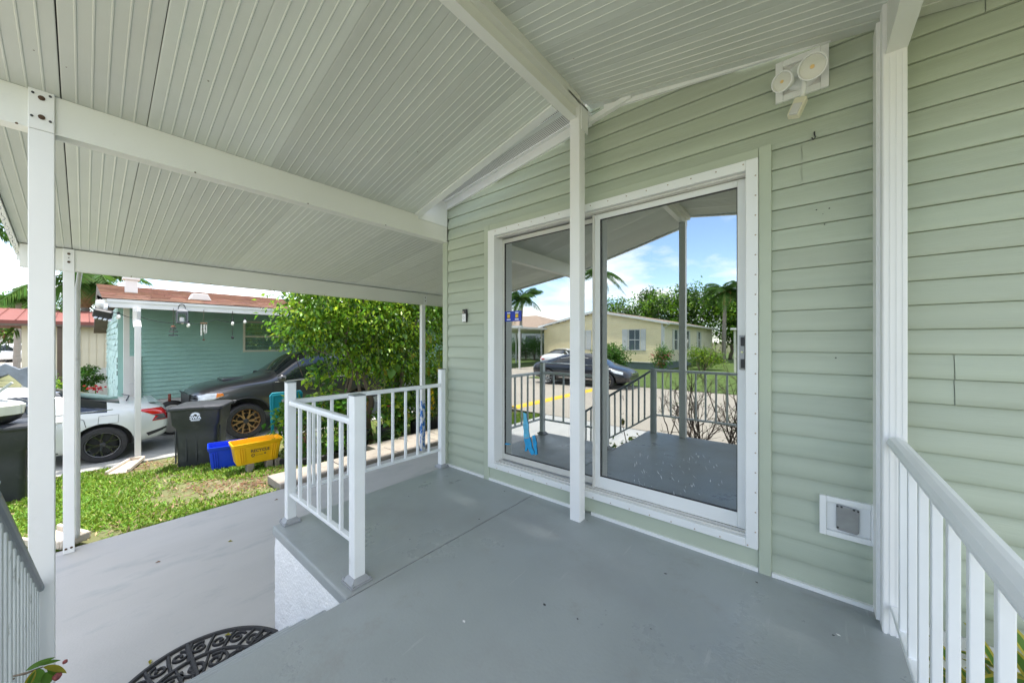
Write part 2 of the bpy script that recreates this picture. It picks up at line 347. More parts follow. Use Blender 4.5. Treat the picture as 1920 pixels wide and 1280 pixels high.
def foliage(name, blobs, n, size, mats, probs, parent=None, seed=1, clump=.16, per=26, asp=.5, loc=(0,0,0), shell=.55, droop=.35):
    """blobs: (cx,cy,cz,rx,ry,rz) ellipsoids filled with leaf clumps; many clumps near the surface, some inside"""
    g = np.random.default_rng(seed); vol = np.array([b[3]*b[4]+b[4]*b[5]+b[3]*b[5] for b in blobs]); vol = vol/vol.sum()
    nc = max(1, n//per); bi = g.choice(len(blobs), nc, p=vol); B = np.array(blobs)[bi]
    u = g.normal(size=(nc,3)); u /= np.linalg.norm(u, axis=1, keepdims=True)
    rr = np.where(g.random(nc) < .75, shell + (1-shell)*g.random(nc)**.6, g.random(nc)**.5)
    rr *= 1 + .16*g.normal(size=nc)*(g.random(nc) < .5)
    C0 = B[:,:3] + u*B[:,3:]*rr[:,None]
    k = np.repeat(np.arange(nc), per); m = len(k)
    P = C0[k] + g.normal(size=(m,3))*clump*np.array([1,1,.8])
    D = u[k]*.7 + g.normal(size=(m,3))*.8; D[:,2] -= droop
    Nn = g.normal(size=(m,3))*.6; Nn[:,2] += 1
    sz = size*(.65 + .7*g.random(m))
    V = leaf_arrays(P - np.array(loc), D, Nn, sz, asp)
    mk = g.choice(len(mats), nc, p=probs)[k] if len(mats) > 1 else None
    return link(name, quads_mesh(name, V, mats, mk), parent, loc if parent is None else (0,0,0))
def branch_tubes(mb, base, top, r0, r1, g, kink=.08, n=6, k=5):
    base = Vector(base); top = Vector(top); pts = []
    for i in range(k):
        t = i/(k-1); p = base.lerp(top, t)
        if 0 < i < k-1: p += Vector((g.uniform(-kink,kink), g.uniform(-kink,kink), 0))
        pts.append(p)
    mb.tube(pts, [r0+(r1-r0)*i/(k-1) for i in range(k)], n); return pts
# ================================================================== the setting
def sstep(t): t = max(0, min(1, t)); return t*t*(3-2*t)
def gh(X, Y):
    t = sstep((-1.2 - Y)/3.0); return gz(X)*(1-t) + (-.70)*t
def sheet(name, xs, ys, zf, material, kind='structure'):
    vs = [(x, y, zf(x, y)) for y in ys for x in xs]; n = len(xs)
    fs = [(j*n+i, j*n+i+1, (j+1)*n+i+1, (j+1)*n+i) for j in range(len(ys)-1) for i in range(n-1)]
    mb = MB(); mb.add(vs, fs); o = mb.build(name, material, fix=False); o['kind'] = kind
    o.data.polygons.foreach_set('use_smooth', [True]*len(o.data.polygons)); return o
xs = [-600,-200,-80,-40,-20,-14] + [-12+.4*i for i in range(22)] + [-2,0,3,10,40,200,600]
ys = [-600,-200,-80,-40,-20,-12,-8,-6] + [-5+.4*i for i in range(22)] + [5,7,10,15,30,80,200,600]
sheet('ground', xs, ys, lambda x, y: gh(x, y)-.03, M_soil)
mb = MB(); mb.box(-5.345, -2.49, -3.05, 9, -.95, -.70); o = mb.build('driveway', M_drive); o['kind'] = 'structure'
mb = MB(); mb.box(-12.35, -9.62, -5, 14, -1.25, -1.0); o = mb.build('neighbour_driveway', M_ndrive); o['kind'] = 'structure'
sheet('street', [-300,-60,-20,-10,0,20,60,300], [-10.3,-6,-3.0], lambda x, y: -.69, M_road)
mb = MB(); mb.box(-16.5, -11.6, -30, -10.28, -.9, -.685); o = mb.build('driveway_across_the_street', M_road); o['kind'] = 'structure'
# the painted hump that crosses the street
mb = MB(); rr = []
for y in (-8.9, -7, -5, -3.1):
    rr.append([(-6.62+.16*math.cos(t)*1.2, y, -.70+.055*math.sin(t)) for t in [math.pi*i/8 for i in range(9)]])
mb.loft(rr, closed=False, cap=False); mb.thing('speed_hump', M_yellow, 'yellow painted speed hump across the street, seen in the door glass', 'speed hump', smooth=True)

# ---------------------------------------------------------------- porch deck
deck = empty('porch_deck', (-1.2, 1, -.70), 0, 'grey painted porch deck with white stucco base and steps', 'deck')
mb = MB(); mb.box(-1.722, .335, -.26, 2.366, -.075, 0); mb.build('floor_slab', M_deck, deck, bevel=.008)
mb = MB(); mb.box(-2.796, -1.7265, .815, 2.366, -.065, -.001); mb.build('floor_slab', M_deck, deck, bevel=.010)
mb = MB(); mb.box(-1.7262, -1.7222, .82, 2.36, -.07, -.006); mb.build('joint', M_seam, deck)
# rough stucco faces
def stucco(x0, x1, y0, y1, z0, z1):
    g = random.Random(5); mb = MB()
    def face(p, u, v, nu, nv, nrm):
        b = []
        for j in range(nv+1):
            for i in range(nu+1):
                q = Vector(p) + Vector(u)*i/nu + Vector(v)*j/nv + Vector(nrm)*g.uniform(-.003,.004); b.append(q)
        mb.add(b, [(j*(nu+1)+i, j*(nu+1)+i+1, (j+1)*(nu+1)+i+1, (j+1)*(nu+1)+i) for j in range(nv) for i in range(nu)])
    face((x0,y0,z0), (x1-x0,0,0), (0,0,z1-z0), 40, 24, (0,-1,0)); face((x0,y1,z0), (0,y0-y1,0), (0,0,z1-z0), 50, 24, (-1,0,0))
    return mb
stucco(-2.784, -1.73, .828, 2.36, -.72, -.064).build('stucco_base', M_stucco, deck, fix=False, smooth=True)
mb = MB(); mb.box(-2.77, -1.74, .85, 2.35, -.72, -.066).box(-1.71, .325, -.25, 2.35, -.72, -.076); mb.build('base_core', M_stucco, deck)
for i, (xa, xb, z) in enumerate(((-1.985,-1.722,-.175),(-2.245,-1.722,-.35),(-2.505,-1.722,-.525))):
    mb = MB(); mb.box(xa, xb-.004*i, -.13+.002*i, .824-.002*i, z-.175+.001*i, z)
    o = mb.build('step', M_deck, deck, bevel=.012)
mb = MB(); mb.box(-2.80,-2.795,.86,.93,-.03,-.012)
# small paint chips and specks on the deck
g = random.Random(3); mb = MB()
for i in range(24):
    x = g.uniform(-2.6,.2); y = g.uniform(.2,2.25); s_ = g.uniform(.003,.008); a = g.uniform(0,6.28)
    if x < -1.72 and y < .95: continue
    mb.add([(x+s_*math.cos(a+t)*(1.8 if k%2 else .8), y+s_*math.sin(a+t), .0012) for k, t in enumerate((0,1.3,2.8,4.2,5.2))], [(0,1,2,3,4)], 0 if g.random() < .35 else 1)
o = mb.build('paint_speck', [M_white, M_dark], deck, fix=False); o['kind'] = 'stuff'

# ---------------------------------------------------------------- our house: green vinyl mobile home
WY = 2.37
house = empty('mobile_home', (-1, WY, -.70), 0, 'pale green vinyl sided mobile home behind the porch', 'house')
wall = MB()
DX0, DX1, DZ1 = -2.21, -.205, 2.245
wall.box(-2.86, DX0, WY, WY+.10, -.05, 2.62).box(DX1, 5.0, WY, WY+.10, -.05, 2.20).box(DX0, DX1, WY, WY+.10, DZ1, 2.74).box(DX0, DX1, WY, WY+.10, -.05, .13)
wall.prism([(-2.86,2.62),(DX0,2.62),(DX0,2.74),(DX1,2.74),(DX1,2.2),(5,2.2),(5,2.3),(.3,2.80),(-1.0,2.99),(-1.3,2.99),(-1.4,2.86),(-2.86,2.66)], WY, WY+.1)
wall = wall.build('wall', M_gtrim, house)
CO, Z0 = .1075, .0145
def topz(X):                                   # underside of the rake on the wall
    return 2.615 + .1485*(X+2.778) if X < -1.25 else min(2.905 - .128*(X+1.008), 2.93)
def plank(x0, x1, k, ty=0.0):
    z = Z0 + k*CO; h = CO
    prof = [(0,.000),(-.0185,.0),(-.0200,.003),(-.0185,.030),(-.0160,.058),(-.0105,.080),(-.0080,.092),(-.0078,.1045)]
    ks = [(x0, min(topz(x0), z+h)), (x1, min(topz(x1), z+h))]
    n = 400; inside = [x0+(x1-x0)*i/n for i in range(n+1) if topz(x0+(x1-x0)*i/n) > z+.003]     # the part below the rake
    if len(inside) < 2: return
    x0, x1 = inside[0], inside[-1]
    mbp = MB(); rings = []
    clip = min(topz(x0), topz(x1)) < z+h
    xs_ = [x0+(x1-x0)*i/24 for i in range(25)] if clip else [x0, x1]
    for x in xs_:
        t = topz(x)
        rings.append([(x, WY+dy+ty, min(z+dz, t)) for dy, dz in prof])
    mbp.loft(rings, cap=False, closed=False)
    mbp.build('siding_plank', M_side, wall, fix=False, auto=50)
for k in range(28):
    z = Z0 + k*CO
    if z < 2.24:
        plank(-2.80, -2.27, k)
        if k in (19, 20): plank(-.150, -.022, k); plank(-.0205, 5, k, -.003)
        elif k in (9, 10): plank(-.150, .478, k); plank(.4795, 5, k, -.003)
        elif k == 24: plank(-.150, .56, k); plank(.559, 5, k, .0006)
        else: plank(-.150, 5, k)
    elif k in (24,): plank(-2.80, .558, k); plank(.5595, 5, k, -.003)
    else: plank(-2.80, 5, k)
mb = MB(); mb.box(-2.868, -2.802, WY-.030, WY+.06, -.03, 2.60); mb.build('corner_trim', M_gtrim, house, bevel=.004)
mb = MB(); mb.box(-2.276, -2.214, WY-.034, WY-.001, -.005, 2.30); mb.build('door_trim', M_gtrim, house, bevel=.003)
mb = MB(); mb.box(-.203, -.148, WY-.036, WY-.001, -.006, 2.302); mb.build('door_trim', M_gtrim, house, bevel=.003)
mb = MB(); mb.box(-2.213, -.204, WY-.032, WY-.001, 2.247, 2.30); mb.build('door_trim', M_gtrim, house, bevel=.003)
mb = MB(); mb.box(-2.213, -.204, WY-.026, WY-.001, .022, .118); mb.build('door_apron', M_gtrim, house)
for a, b in ((-2.80,-2.278),(-2.212,-1.29),(-1.20,-.205),(-.146,.235)):
    mb = MB(); mb.box(a, b, WY-.038, WY-.002, .001, .022); mb.build('base_strip', M_white, house)
# skirting beyond the deck
mb = MB(); mb.box(.34, 5, WY-.03, WY+.03, -.035, .012).box(.34, 5, WY-.036, WY+.03, -.052, -.037); mb.build('skirt_rail', M_white, house)
mb = MB(); n = 60
for i in range(n):
    x = .34 + 4.66*i/n; mb.box(x, x+4.66/n-.006, WY-.014, WY+.03, -.75, -.054)
mb.build('skirting', M_white, house)
mb = MB(); mb.box(.34, 5, WY-.010, WY+.03, -.752, -.053); mb.build('skirting_back', M_nwhite, house)
# rake trim, soffit
def slope_strip(x0, x1, z0, m, y0, y1, dz0, dz1):
    return MB().add([(x0,y0,z0+dz0),(x1,y0,z0+m*(x1-x0)+dz0),(x1,y1,z0+m*(x1-x0)+dz0),(x0,y1,z0+dz0),(x0,y0,z0+dz1),(x1,y0,z0+m*(x1-x0)+dz1),(x1,y1,z0+m*(x1-x0)+dz1),(x0,y1,z0+dz1)],
                    [(0,3,2,1),(4,5,6,7),(0,1,5,4),(1,2,6,5),(2,3,7,6),(3,0,4,7)])
slope_strip(-2.80, -1.20, 2.572, .1485, WY-.045, WY-.022, 0, .07).build('rake_trim', M_white, house)
slope_strip(-1.21, -.90, 2.815, .16, WY-.06, WY-.025, 0, .035).build('rake_trim', M_white, house)
slope_strip(-1.10, 5, 2.872, -.128, WY-.040, WY-.022, 0, .075).build('rake_trim', M_white, house)
m = pm('perforated_soffit', (.74,.75,.71), .5, var=.02); T = m.node_tree; B = T.nodes['Principled BSDF']; L = T.links.new
tcn = T.nodes.new('ShaderNodeTexCoord'); vo = T.nodes.new('ShaderNodeTexVoronoi'); vo.voronoi_dimensions = '2D'; vo.inputs['Scale'].default_value = 70; vo.inputs['Randomness'].default_value = 0; L(tcn.outputs['Object'], vo.inputs['Vector'])
mr = T.nodes.new('ShaderNodeMapRange'); mr.inputs[1].default_value = .22; mr.inputs[2].default_value = .34; mr.inputs[3].default_value = .08; mr.inputs[4].default_value = .75
L(vo.outputs['Distance'], mr.inputs[0]); cc = T.nodes.new('ShaderNodeCombineXYZ')
for i in range(3): L(mr.outputs[0], cc.inputs[i])
L(cc.outputs[0], B.inputs['Base Color']); M_perf = m
for a, b, mt in ((2.02,2.13,M_perf),(2.132,2.178,M_white),(2.18,2.29,M_perf),(2.292,2.346,M_white)):
    slope_strip(-2.80, -1.20, 2.645, .1485, a, b, 0 if mt is M_perf else -.004, .012).build('soffit', mt, house)
slope_strip(-3.05, -2.80, 2.608, .1485, 2.02, 2.60, 0, .012).build('soffit', M_perf, house)
MB().box(-2.872,-2.794,1.993,WY-.031,2.40,2.66).build('soffit_closure', M_white, house); MB().box(-3.3,-2.80,2.0,2.03,2.40,2.66).build('soffit_closure', M_white, house)
# side wall, back, roof, room
mb = MB()
for k in range(24):
    z = Z0+k*CO; mb.loft([[(-2.86-dy, y, z+dz) for dy, dz in ((.016,0),(.013,.062),(.006,.07),(.005,.104))] for y in (WY+.06, 12)], cap=False, closed=False)
mb.build('side_wall', M_side, house, fix=False)
mb = MB(); mb.box(-2.858, -2.80, WY+.1, 12, -.7, 2.66).box(4.9, 5.0, WY+.1, 12, -.7, 2.3).box(-2.86, 5, 11.9, 12, -.7, 2.6); mb.build('outer_wall', M_gtrim, house)
mb = MB(); mb.prism([(-3.3,2.60),(-1.25,2.98),(5.3,2.30),(5.3,2.38),(-1.25,3.08),(-3.3,2.70)], 2.40, 12.3); mb.build('roof', M_wroof, house)
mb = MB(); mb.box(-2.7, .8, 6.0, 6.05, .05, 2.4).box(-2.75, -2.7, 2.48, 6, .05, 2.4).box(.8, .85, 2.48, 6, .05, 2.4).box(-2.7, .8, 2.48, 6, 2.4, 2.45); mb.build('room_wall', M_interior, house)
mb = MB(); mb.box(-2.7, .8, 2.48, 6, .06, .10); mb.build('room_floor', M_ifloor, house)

# sliding door
door = empty('sliding_door'); door.parent = house; door.location = (0, 0, 0)
GY = 2.452
mb = MB()
mb.box(-2.212, -2.135, 2.318, 2.47, .125, 2.243).box(-.262, -.2045, 2.318, 2.47, .125, 2.243).box(-2.135, -.262, 2.318, 2.47, 2.188, 2.243).box(-2.135, -.262, 2.318, 2.47, .125, .172)
mb.build('outer_frame', M_white, door, bevel=.004)
for ya_, za_ in ((2.345,.173),(2.384,.173),(2.345,2.173),(2.384,2.177)): MB().box(-2.134,-.263,ya_,ya_+.007,za_,za_+.0125).build('track', M_alum, door)
def sash(x0, x1, y, z0, z1, ws, wt, wb, mat):
    mb = MB(); mb.box(x0, x0+ws, y, y+.03, z0, z1).box(x1-ws, x1, y, y+.03, z0, z1).box(x0+ws, x1-ws, y, y+.03, z1-wt, z1).box(x0+ws, x1-ws, y, y+.03, z0, z0+wb)
    s_ = mb.build('sash', mat, door, bevel=.003)
    gk = MB(); e = .004
    for a in ((x0+ws, x0+ws+e, z0+wb, z1-wt), (x1-ws-e, x1-ws, z0+wb, z1-wt), (x0+ws+e, x1-ws-e, z1-wt-e, z1-wt), (x0+ws+e, x1-ws-e, z0+wb, z0+wb+e)):
        gk.box(a[0], a[1], y+.004, y+.026, a[2], a[3])
    gk.build('gasket', M_gasket, s_) if False else gk.build('gasket', M_gasket, door)
    p = MB(); p.box(x0+ws+.001, x1-ws-.001, y+.012, y+.017, z0+wb+.001, z1-wt-.001); pn = p.build('glass_pane', M_glass, door)
    return s_
sash(-2.134, -1.175, 2.430, .186, 2.172, .022, .036, .050, M_alum)
sash(-1.205, -.263, 2.392, .186, 2.176, .046, .040, .085, M_white)
mb = MB(); mb.box(-1.208,-1.196,2.372,2.391,.186,2.17); mb.build('stile_fin', M_alum, door)
# handle
mb = MB(); mb.box(-.298,-.270,2.374,2.391,1.09,1.285); h_ = mb.build('handle', M_steel, door, bevel=.003)
for za_ in (1.10,1.225): MB().box(-.290,-.272,2.366,2.373,za_,za_+.05).build('pull', M_dark, door)
mb = MB(); mb.lathe([(0,-.004),(.006,-.004),(.006,0)], 10, (-.284,2.370,1.19), 'y'); mb.build('lock_cylinder', M_chrome, door)
# rivets round the frame
mb = MB()
def rv(x, z): mb.lathe([(0,-.003),(.0035,-.002),(.0045,0)], 6, (x, 2.3175, z), 'y')
for i in range(19): rv(-.216, .22+i*.107)
for i in range(15): rv(-2.12+i*.132, 2.222); rv(-2.1+i*.132, .138)
mb.build('rivet', M_rivet, door)['kind'] = 'stuff'
# sticker and marks on the panes
mb = MB(); mb.box(-2.108,-1.922,2.4385,2.4395,1.430,1.520); st = mb.build('sticker', pm('blue_sticker',(.005,.04,.40),.4,var=.05), door)
yel = pm('sticker_yellow',(.75,.50,.03),.5,var=.05); wh = pm('sticker_white',(.75,.8,.9),.5,var=0)
mb = MB()
for cx_ in (-2.066,-1.972):
    mb.box(cx_-.0185,cx_+.0185,2.4376,2.4384,1.458,1.495,1); mb.box(cx_-.0155,cx_+.0155,2.4368,2.4375,1.461,1.492,0)
    mb.box(cx_-.018,cx_+.018,2.4376,2.4384,1.500,1.509,2); mb.box(cx_-.021,cx_+.021,2.4376,2.4384,1.441,1.451,2)
mb.build('sticker_print', [yel, M_brown, wh], door)
g = random.Random(11); M_tape = pm('blue_film_residue', (.01,.30,.60), .5, var=.15, vs=30); M_tape2 = pm('pale_blue_film', (.10,.42,.62), .5, var=.2, vs=30)
def blobpoly(pts, y, mi, mbq, jit=.004):
    out = []
    for i, (x, z) in enumerate(pts):
        x2, z2 = pts[(i+1) % len(pts)]
        for k in range(4): t = k/4; out.append((x+(x2-x)*t+g.uniform(-jit,jit), y, z+(z2-z)*t+g.uniform(-jit,jit)))
    mbq.add(out, [tuple(range(len(out)))], mi)
def gp(x, y): p = at_y(x, y, 2.438); return (p.x, p.z)
mb = MB(); mb2 = MB(); mb3 = MB(); mb4 = MB()
blobpoly([gp(*p) for p in ((981,773),(987,776),(990,795),(993,820),(982,822),(981,800))], 2.4382, 1, mb)
blobpoly([gp(*p) for p in ((982,823),(994,820),(997,835),(1003,852),(996,853),(989,840),(988,846),(984,846),(985,835))], 2.4378, 0, mb2, .003)
blobpoly([gp(*p) for p in ((998,818),(1003,815),(1006,830),(1008,852),(1004,853),(1000,836))], 2.4374, 0, mb3, .003)
blobpoly([gp(*p) for p in ((942,832),(950,831),(958,832),(954,834),(944,833))], 2.4386, 0, mb4, .001)
for m_ in (mb, mb2, mb3, mb4): m_.build('film_residue', [M_tape, M_tape2], door, fix=False)
M_scuff = pm('dried_smear', (.55,.58,.58), .7, var=.1)
mb = MB()
for i in range(70):
    x, y = g.uniform(1192,1215) if g.random() < .4 else g.uniform(1205,1355), 0
    y = g.uniform(845,925)
    (X, Z) = gp(x, y); l = g.uniform(.006,.035); a = g.gauss(-1.2,.4); wd = g.uniform(.0006,.0020)
    mb.add([(X,2.4035,Z),(X+math.cos(a)*l*.5+wd,2.4035,Z+math.sin(a)*l*.5),(X+math.cos(a)*l,2.4035,Z+math.sin(a)*l),(X+math.cos(a)*l*.5-wd,2.4035,Z+math.sin(a)*l*.5)], [(0,1,2,3)])
mb.build('smear', M_scuff, door, fix=False)['kind'] = 'stuff'

# vent by the floor
vt = empty('wall_vent'); vt.parent = house
mb = MB(); mb.box(.046,.072,WY-.038,WY-.002,.30,.492).box(.228,.254,WY-.038,WY-.002,.30,.492).box(.072,.228,WY-.038,WY-.002,.466,.492).box(.072,.228,WY-.038,WY-.002,.30,.326); mb.build('vent_frame', M_white, vt, bevel=.003)
mb = MB(); mb.box(.073,.227,WY-.022,WY-.003,.327,.465); mb.build('vent_plate', M_white, vt)
mb = MB(); mb.prism([(.107,.345),(.112,.338),(.180,.333),(.188,.345),(.189,.452),(.108,.460)], WY-.034, WY-.0225); mb.build('vent_flap', M_steel, vt, bevel=.003)
mb = MB(); [mb.lathe([(0,-.004),(.004,-.003),(.005,0)],6,(x,WY-.0345,z),'y') for x, z in ((.112,.452),(.127,.452),(.170,.449),(.184,.446),(.113,.350))]; mb.build('screw', M_dark, vt)
# ================================================================== carport and porch roof
cp = empty('carport', (-3.2, 1, -.70), 0, 'white aluminium carport and porch roof with ribbed ceiling and square posts', 'carport')
PW = .2945
def panel_mesh(name, L_, m, sgn, gap=.0007):
    nb = 6; bw = PW/nb; ring = [(gap,.012),(gap,.001)]
    for i in range(nb):
        a, b = i*bw, (i+1)*bw
        ring += [(a+.0045 if i else .005, 0), (b-.0045 if i < nb-1 else PW-.005, 0)]
        if i < nb-1: ring += [(b-.0022,-.0030),(b+.0022,-.0030)]
    ring += [(PW-gap,.001),(PW-gap,.012),(PW-gap,.05),(gap,.05)]
    rings = [[(sgn*x, y, z+m*x) for y, z in ring] for x in (0, L_)]
    mb = MB(); mb.loft(rings); return mb.mesh(name, M_ceil)
Y0 = -.368
ox = root_off(cp)
me = panel_mesh('ceiling_panel', 2.76, -.134, -1); mew = panel_mesh('ceiling_panel', 2.76, -.134, -1, .0024)
for k in range(28): link('ceiling_panel', mew if k < 2 else me, cp, Vector((-2.80, Y0+k*PW, 2.435))-ox)
me = panel_mesh('ceiling_panel', 1.53, .245, 1); mew = panel_mesh('ceiling_panel', 1.53, .245, 1, .0024)
for k in range(8): link('ceiling_panel', mew if k < 2 else me, cp, Vector((-2.80, Y0+k*PW, 2.435))-ox)
me = panel_mesh('ceiling_panel', 2.9, -.16, 1)
for k in range(9): link('ceiling_panel', me, cp, Vector((-1.215, Y0+k*PW, 2.934))-ox)
mb = MB()
for (xa, za, L_, m, sg, ya, yb) in ((-2.80,2.435,2.76,-.134,-1,Y0,Y0+28*PW), (-2.80,2.435,1.53,.245,1,Y0,Y0+8*PW), (-1.215,2.934,2.9,-.16,1,Y0,2.34)):
    x1, z1 = xa+sg*L_, za+m*L_
    mb.add([(xa,ya,za+.014),(x1,ya,z1+.014),(x1,yb,z1+.014),(xa,yb,za+.014),(xa,ya,za+.055),(x1,ya,z1+.055),(x1,yb,z1+.055),(xa,yb,za+.055)],
           [(0,3,2,1),(4,5,6,7),(0,1,5,4),(1,2,6,5),(2,3,7,6),(3,0,4,7)])
mb.build('roof_deck', M_seam, cp)
g = random.Random(44); mb = MB()
for i in range(34):
    y = g.uniform(-.2,1.9)
    if i % 3 == 0: x = g.uniform(-5.0,-2.9); z = 2.435-.134*(-2.8-x)-.0012
    elif i % 3 == 1: x = g.uniform(-2.7,-1.4); z = 2.435+.245*(x+2.8)-.0012
    else: x = g.uniform(-1.1,.2); z = 2.934-.16*(x+1.215)-.0012
    a = g.uniform(0,6.28); l, w_ = g.uniform(.002,.009), g.uniform(.0015,.004)
    mb.add([(x+math.cos(a)*l,y+math.sin(a)*l,z+.0003),(x-math.sin(a)*w_,y+math.cos(a)*w_,z),(x-math.cos(a)*l,y-math.sin(a)*l,z-.0003),(x+math.sin(a)*w_,y-math.cos(a)*w_,z)], [(0,1,2,3)])
mb.build('ceiling_speck', M_rust, cp, fix=False)['kind'] = 'stuff'
# edge trims
slope_strip(-5.56, -2.80, 2.066, .134, Y0-.035, Y0-.002, -.02, .07).build('front_edge_trim', M_white, cp)
slope_strip(-2.80, -1.30, 2.435, .245, Y0-.035, Y0-.002, -.02, .07).build('front_edge_trim', M_white, cp)
slope_strip(-1.22, 1.68, 2.934, -.16, Y0-.035, Y0-.002, -.02, .07).build('front_edge_trim', M_white, cp)
slope_strip(-2.80, -1.29, 2.435, .245, Y0+8*PW-.03, Y0+8*PW+.035, -.012, .055).build('ceiling_edge_trim', M_white, cp)
slope_strip(-1.20, 1.68, 2.932, -.16, Y0+9*PW+.001, 2.345, -.006, .02).build('ceiling_edge_trim', M_ceil, cp)
mb = MB(); mb.box(-5.60,-5.56,-.40,7.9,2.00,2.10); mb.build('gutter', M_white, cp)
# beams
def beam(x0, x1, y0, y1, z0, z1, lip=True):
    b = MB(); b.box(x0, x1, y0, y1, z0+.006, z1)
    if lip: b.box(x0-.004, x1+.006, y0, y1, z0, z0+.005)
    return b.build('beam', M_beam, cp)
beam(-2.875,-2.802,-.36,2.36,2.25,2.433)
beam(-5.29,-5.232,-.36,7.8,1.90,2.098)
beam(-1.286,-1.238,-.36,2.18,2.80,2.935)
mb = MB(); mb.box(-1.2375,-1.200,-.36,2.18,2.872,2.935); mb.build('beam_flashing', M_beam, cp)
beam(.262,.317,-.36,2.195,2.48,2.715)
mb = MB(); mb.box(-1.32,-1.19,-.37,2.36,2.985,3.0); mb.build('ridge_cap', M_white, cp)
mb = MB(); mb.box(-2.8015,-2.8005,-.30,-.295,2.256,2.43); mb.build('beam_splice', M_seam, cp)
for xb_, zb_, y_a, y_b in ((-2.7955,2.2525,-.2,2.2),(-5.2255,1.9025,.3,4.2)):
    y = y_a
    while y < y_b: MB().lathe([(0,.003),(.004,.002),(.005,0)], 6, (xb_, y, zb_), 'x').build('screw', M_rust, cp); y += .62
# posts
def post(x0, x1, y0, y1, z0, z1, bolts=(), flute=None, name='post', mat=None):
    b = MB(); b.box(x0, x1, y0, y1, z0, z1); o = b.build(name, mat or M_post, cp, bevel=.003)
    if flute:
        f = MB()
        for a in flute: f.box(*a)
        f.build('flute', M_post, cp)
    for (x, y, z, r) in bolts:
        b = MB(); b.lathe([(0,.010),(r*.55,.010),(r*.55,.005),(r,.004),(r,0)], 10, (x, y, z), 'x'); b.build('bolt', M_rust if r > .006 else M_dark, o)
    return o
post(-2.875,-2.79,-.169,-.092,-.70,2.248)
post(-2.800,-2.788,-.169,-.092,2.249,2.437,[(-2.788,-.130,2.40,.011),(-2.788,-.130,2.31,.011),(-2.788,-.155,2.415,.005),(-2.788,-.105,2.42,.005),(-2.788,-.158,2.305,.005),(-2.788,-.105,2.30,.005)], name='post_lap')
post(-5.29,-5.235,-.127,-.059,-.70,1.899,[(-5.235,-.110,-.655,.009),(-5.235,-.078,-.652,.009)])
post(-5.2315,-5.222,-.127,-.059,1.895,2.10,[(-5.222,-.093,2.055,.010),(-5.222,-.093,1.98,.010),(-5.222,-.093,2.018,.004)], name='post_lap')
post(-5.345,-5.275,3.84,3.91,-.36,1.899)
post(-5.2315,-5.224,3.84,3.91,1.895,2.06,[(-5.224,3.875,2.03,.009),(-5.224,3.875,1.97,.009)], name='post_lap')
m = pm('chipped_blue_paint', (.02,.16,.50), .6, var=.12, vs=20, dirt=(.72,.74,.76), dlo=.49, dhi=.53, ds=22, stretch=(1,1,.45))
post(-5.3455,-5.2745,3.8395,3.9105,-.70,.20, mat=m, name='post_foot')
post(-5.29,-5.235,7.0,7.07,-.70,1.9)
post(-1.286,-1.210,2.182,2.262,0,2.93, flute=[(-1.2099,-1.2075,2.19+i*.018,2.20+i*.018,0,2.90) for i in range(4)])
mb = MB(); mb.box(-1.2085,-1.200,2.20,2.29,2.72,2.90); mb.build('bracket', M_post, cp)
post(.248,.322,2.197,2.275,0,2.70, flute=[(.252+i*.0185,.262+i*.0185,2.1945,2.1969,0,2.47) for i in range(4)])
mb = MB(); mb.box(.234,.2475,2.245,2.345,.02,2.66); mb.build('post_channel', M_post, cp)
post(-1.286,-1.210,-.220,-.140,0,2.80)
post(.248,.322,-.220,-.140,0,2.48)
post(-5.29,-5.235,-3.0,-2.93,-.70,-.60) if False else None
# hooks under the front edge and one on the wall
for i in range(7):
    X = -4.1 - i*.21; z = 2.066 + .134*(X+5.56) - .02
    pts = [(X, Y0-.02, z)] + [(X+.0, Y0-.02+.016*math.sin(t)-.0, z-.02-.016*(1-math.cos(t))) for t in [i_*.55 for i_ in range(7)]]
    mb = MB(); mb.tube(pts, .0022, 5); mb.build('hook', M_steel, cp, smooth=True)
# downspout behind the near outer post
mb = MB(); mb.tube([(-5.57,-.03,2.00),(-5.55,-.03,1.93),(-5.36,-.035,1.84),(-5.325,-.042,1.76),(-5.325,-.042,-.55),(-5.38,-.045,-.62)], .017, 10); mb.build('downspout', M_alum, cp, smooth=True)

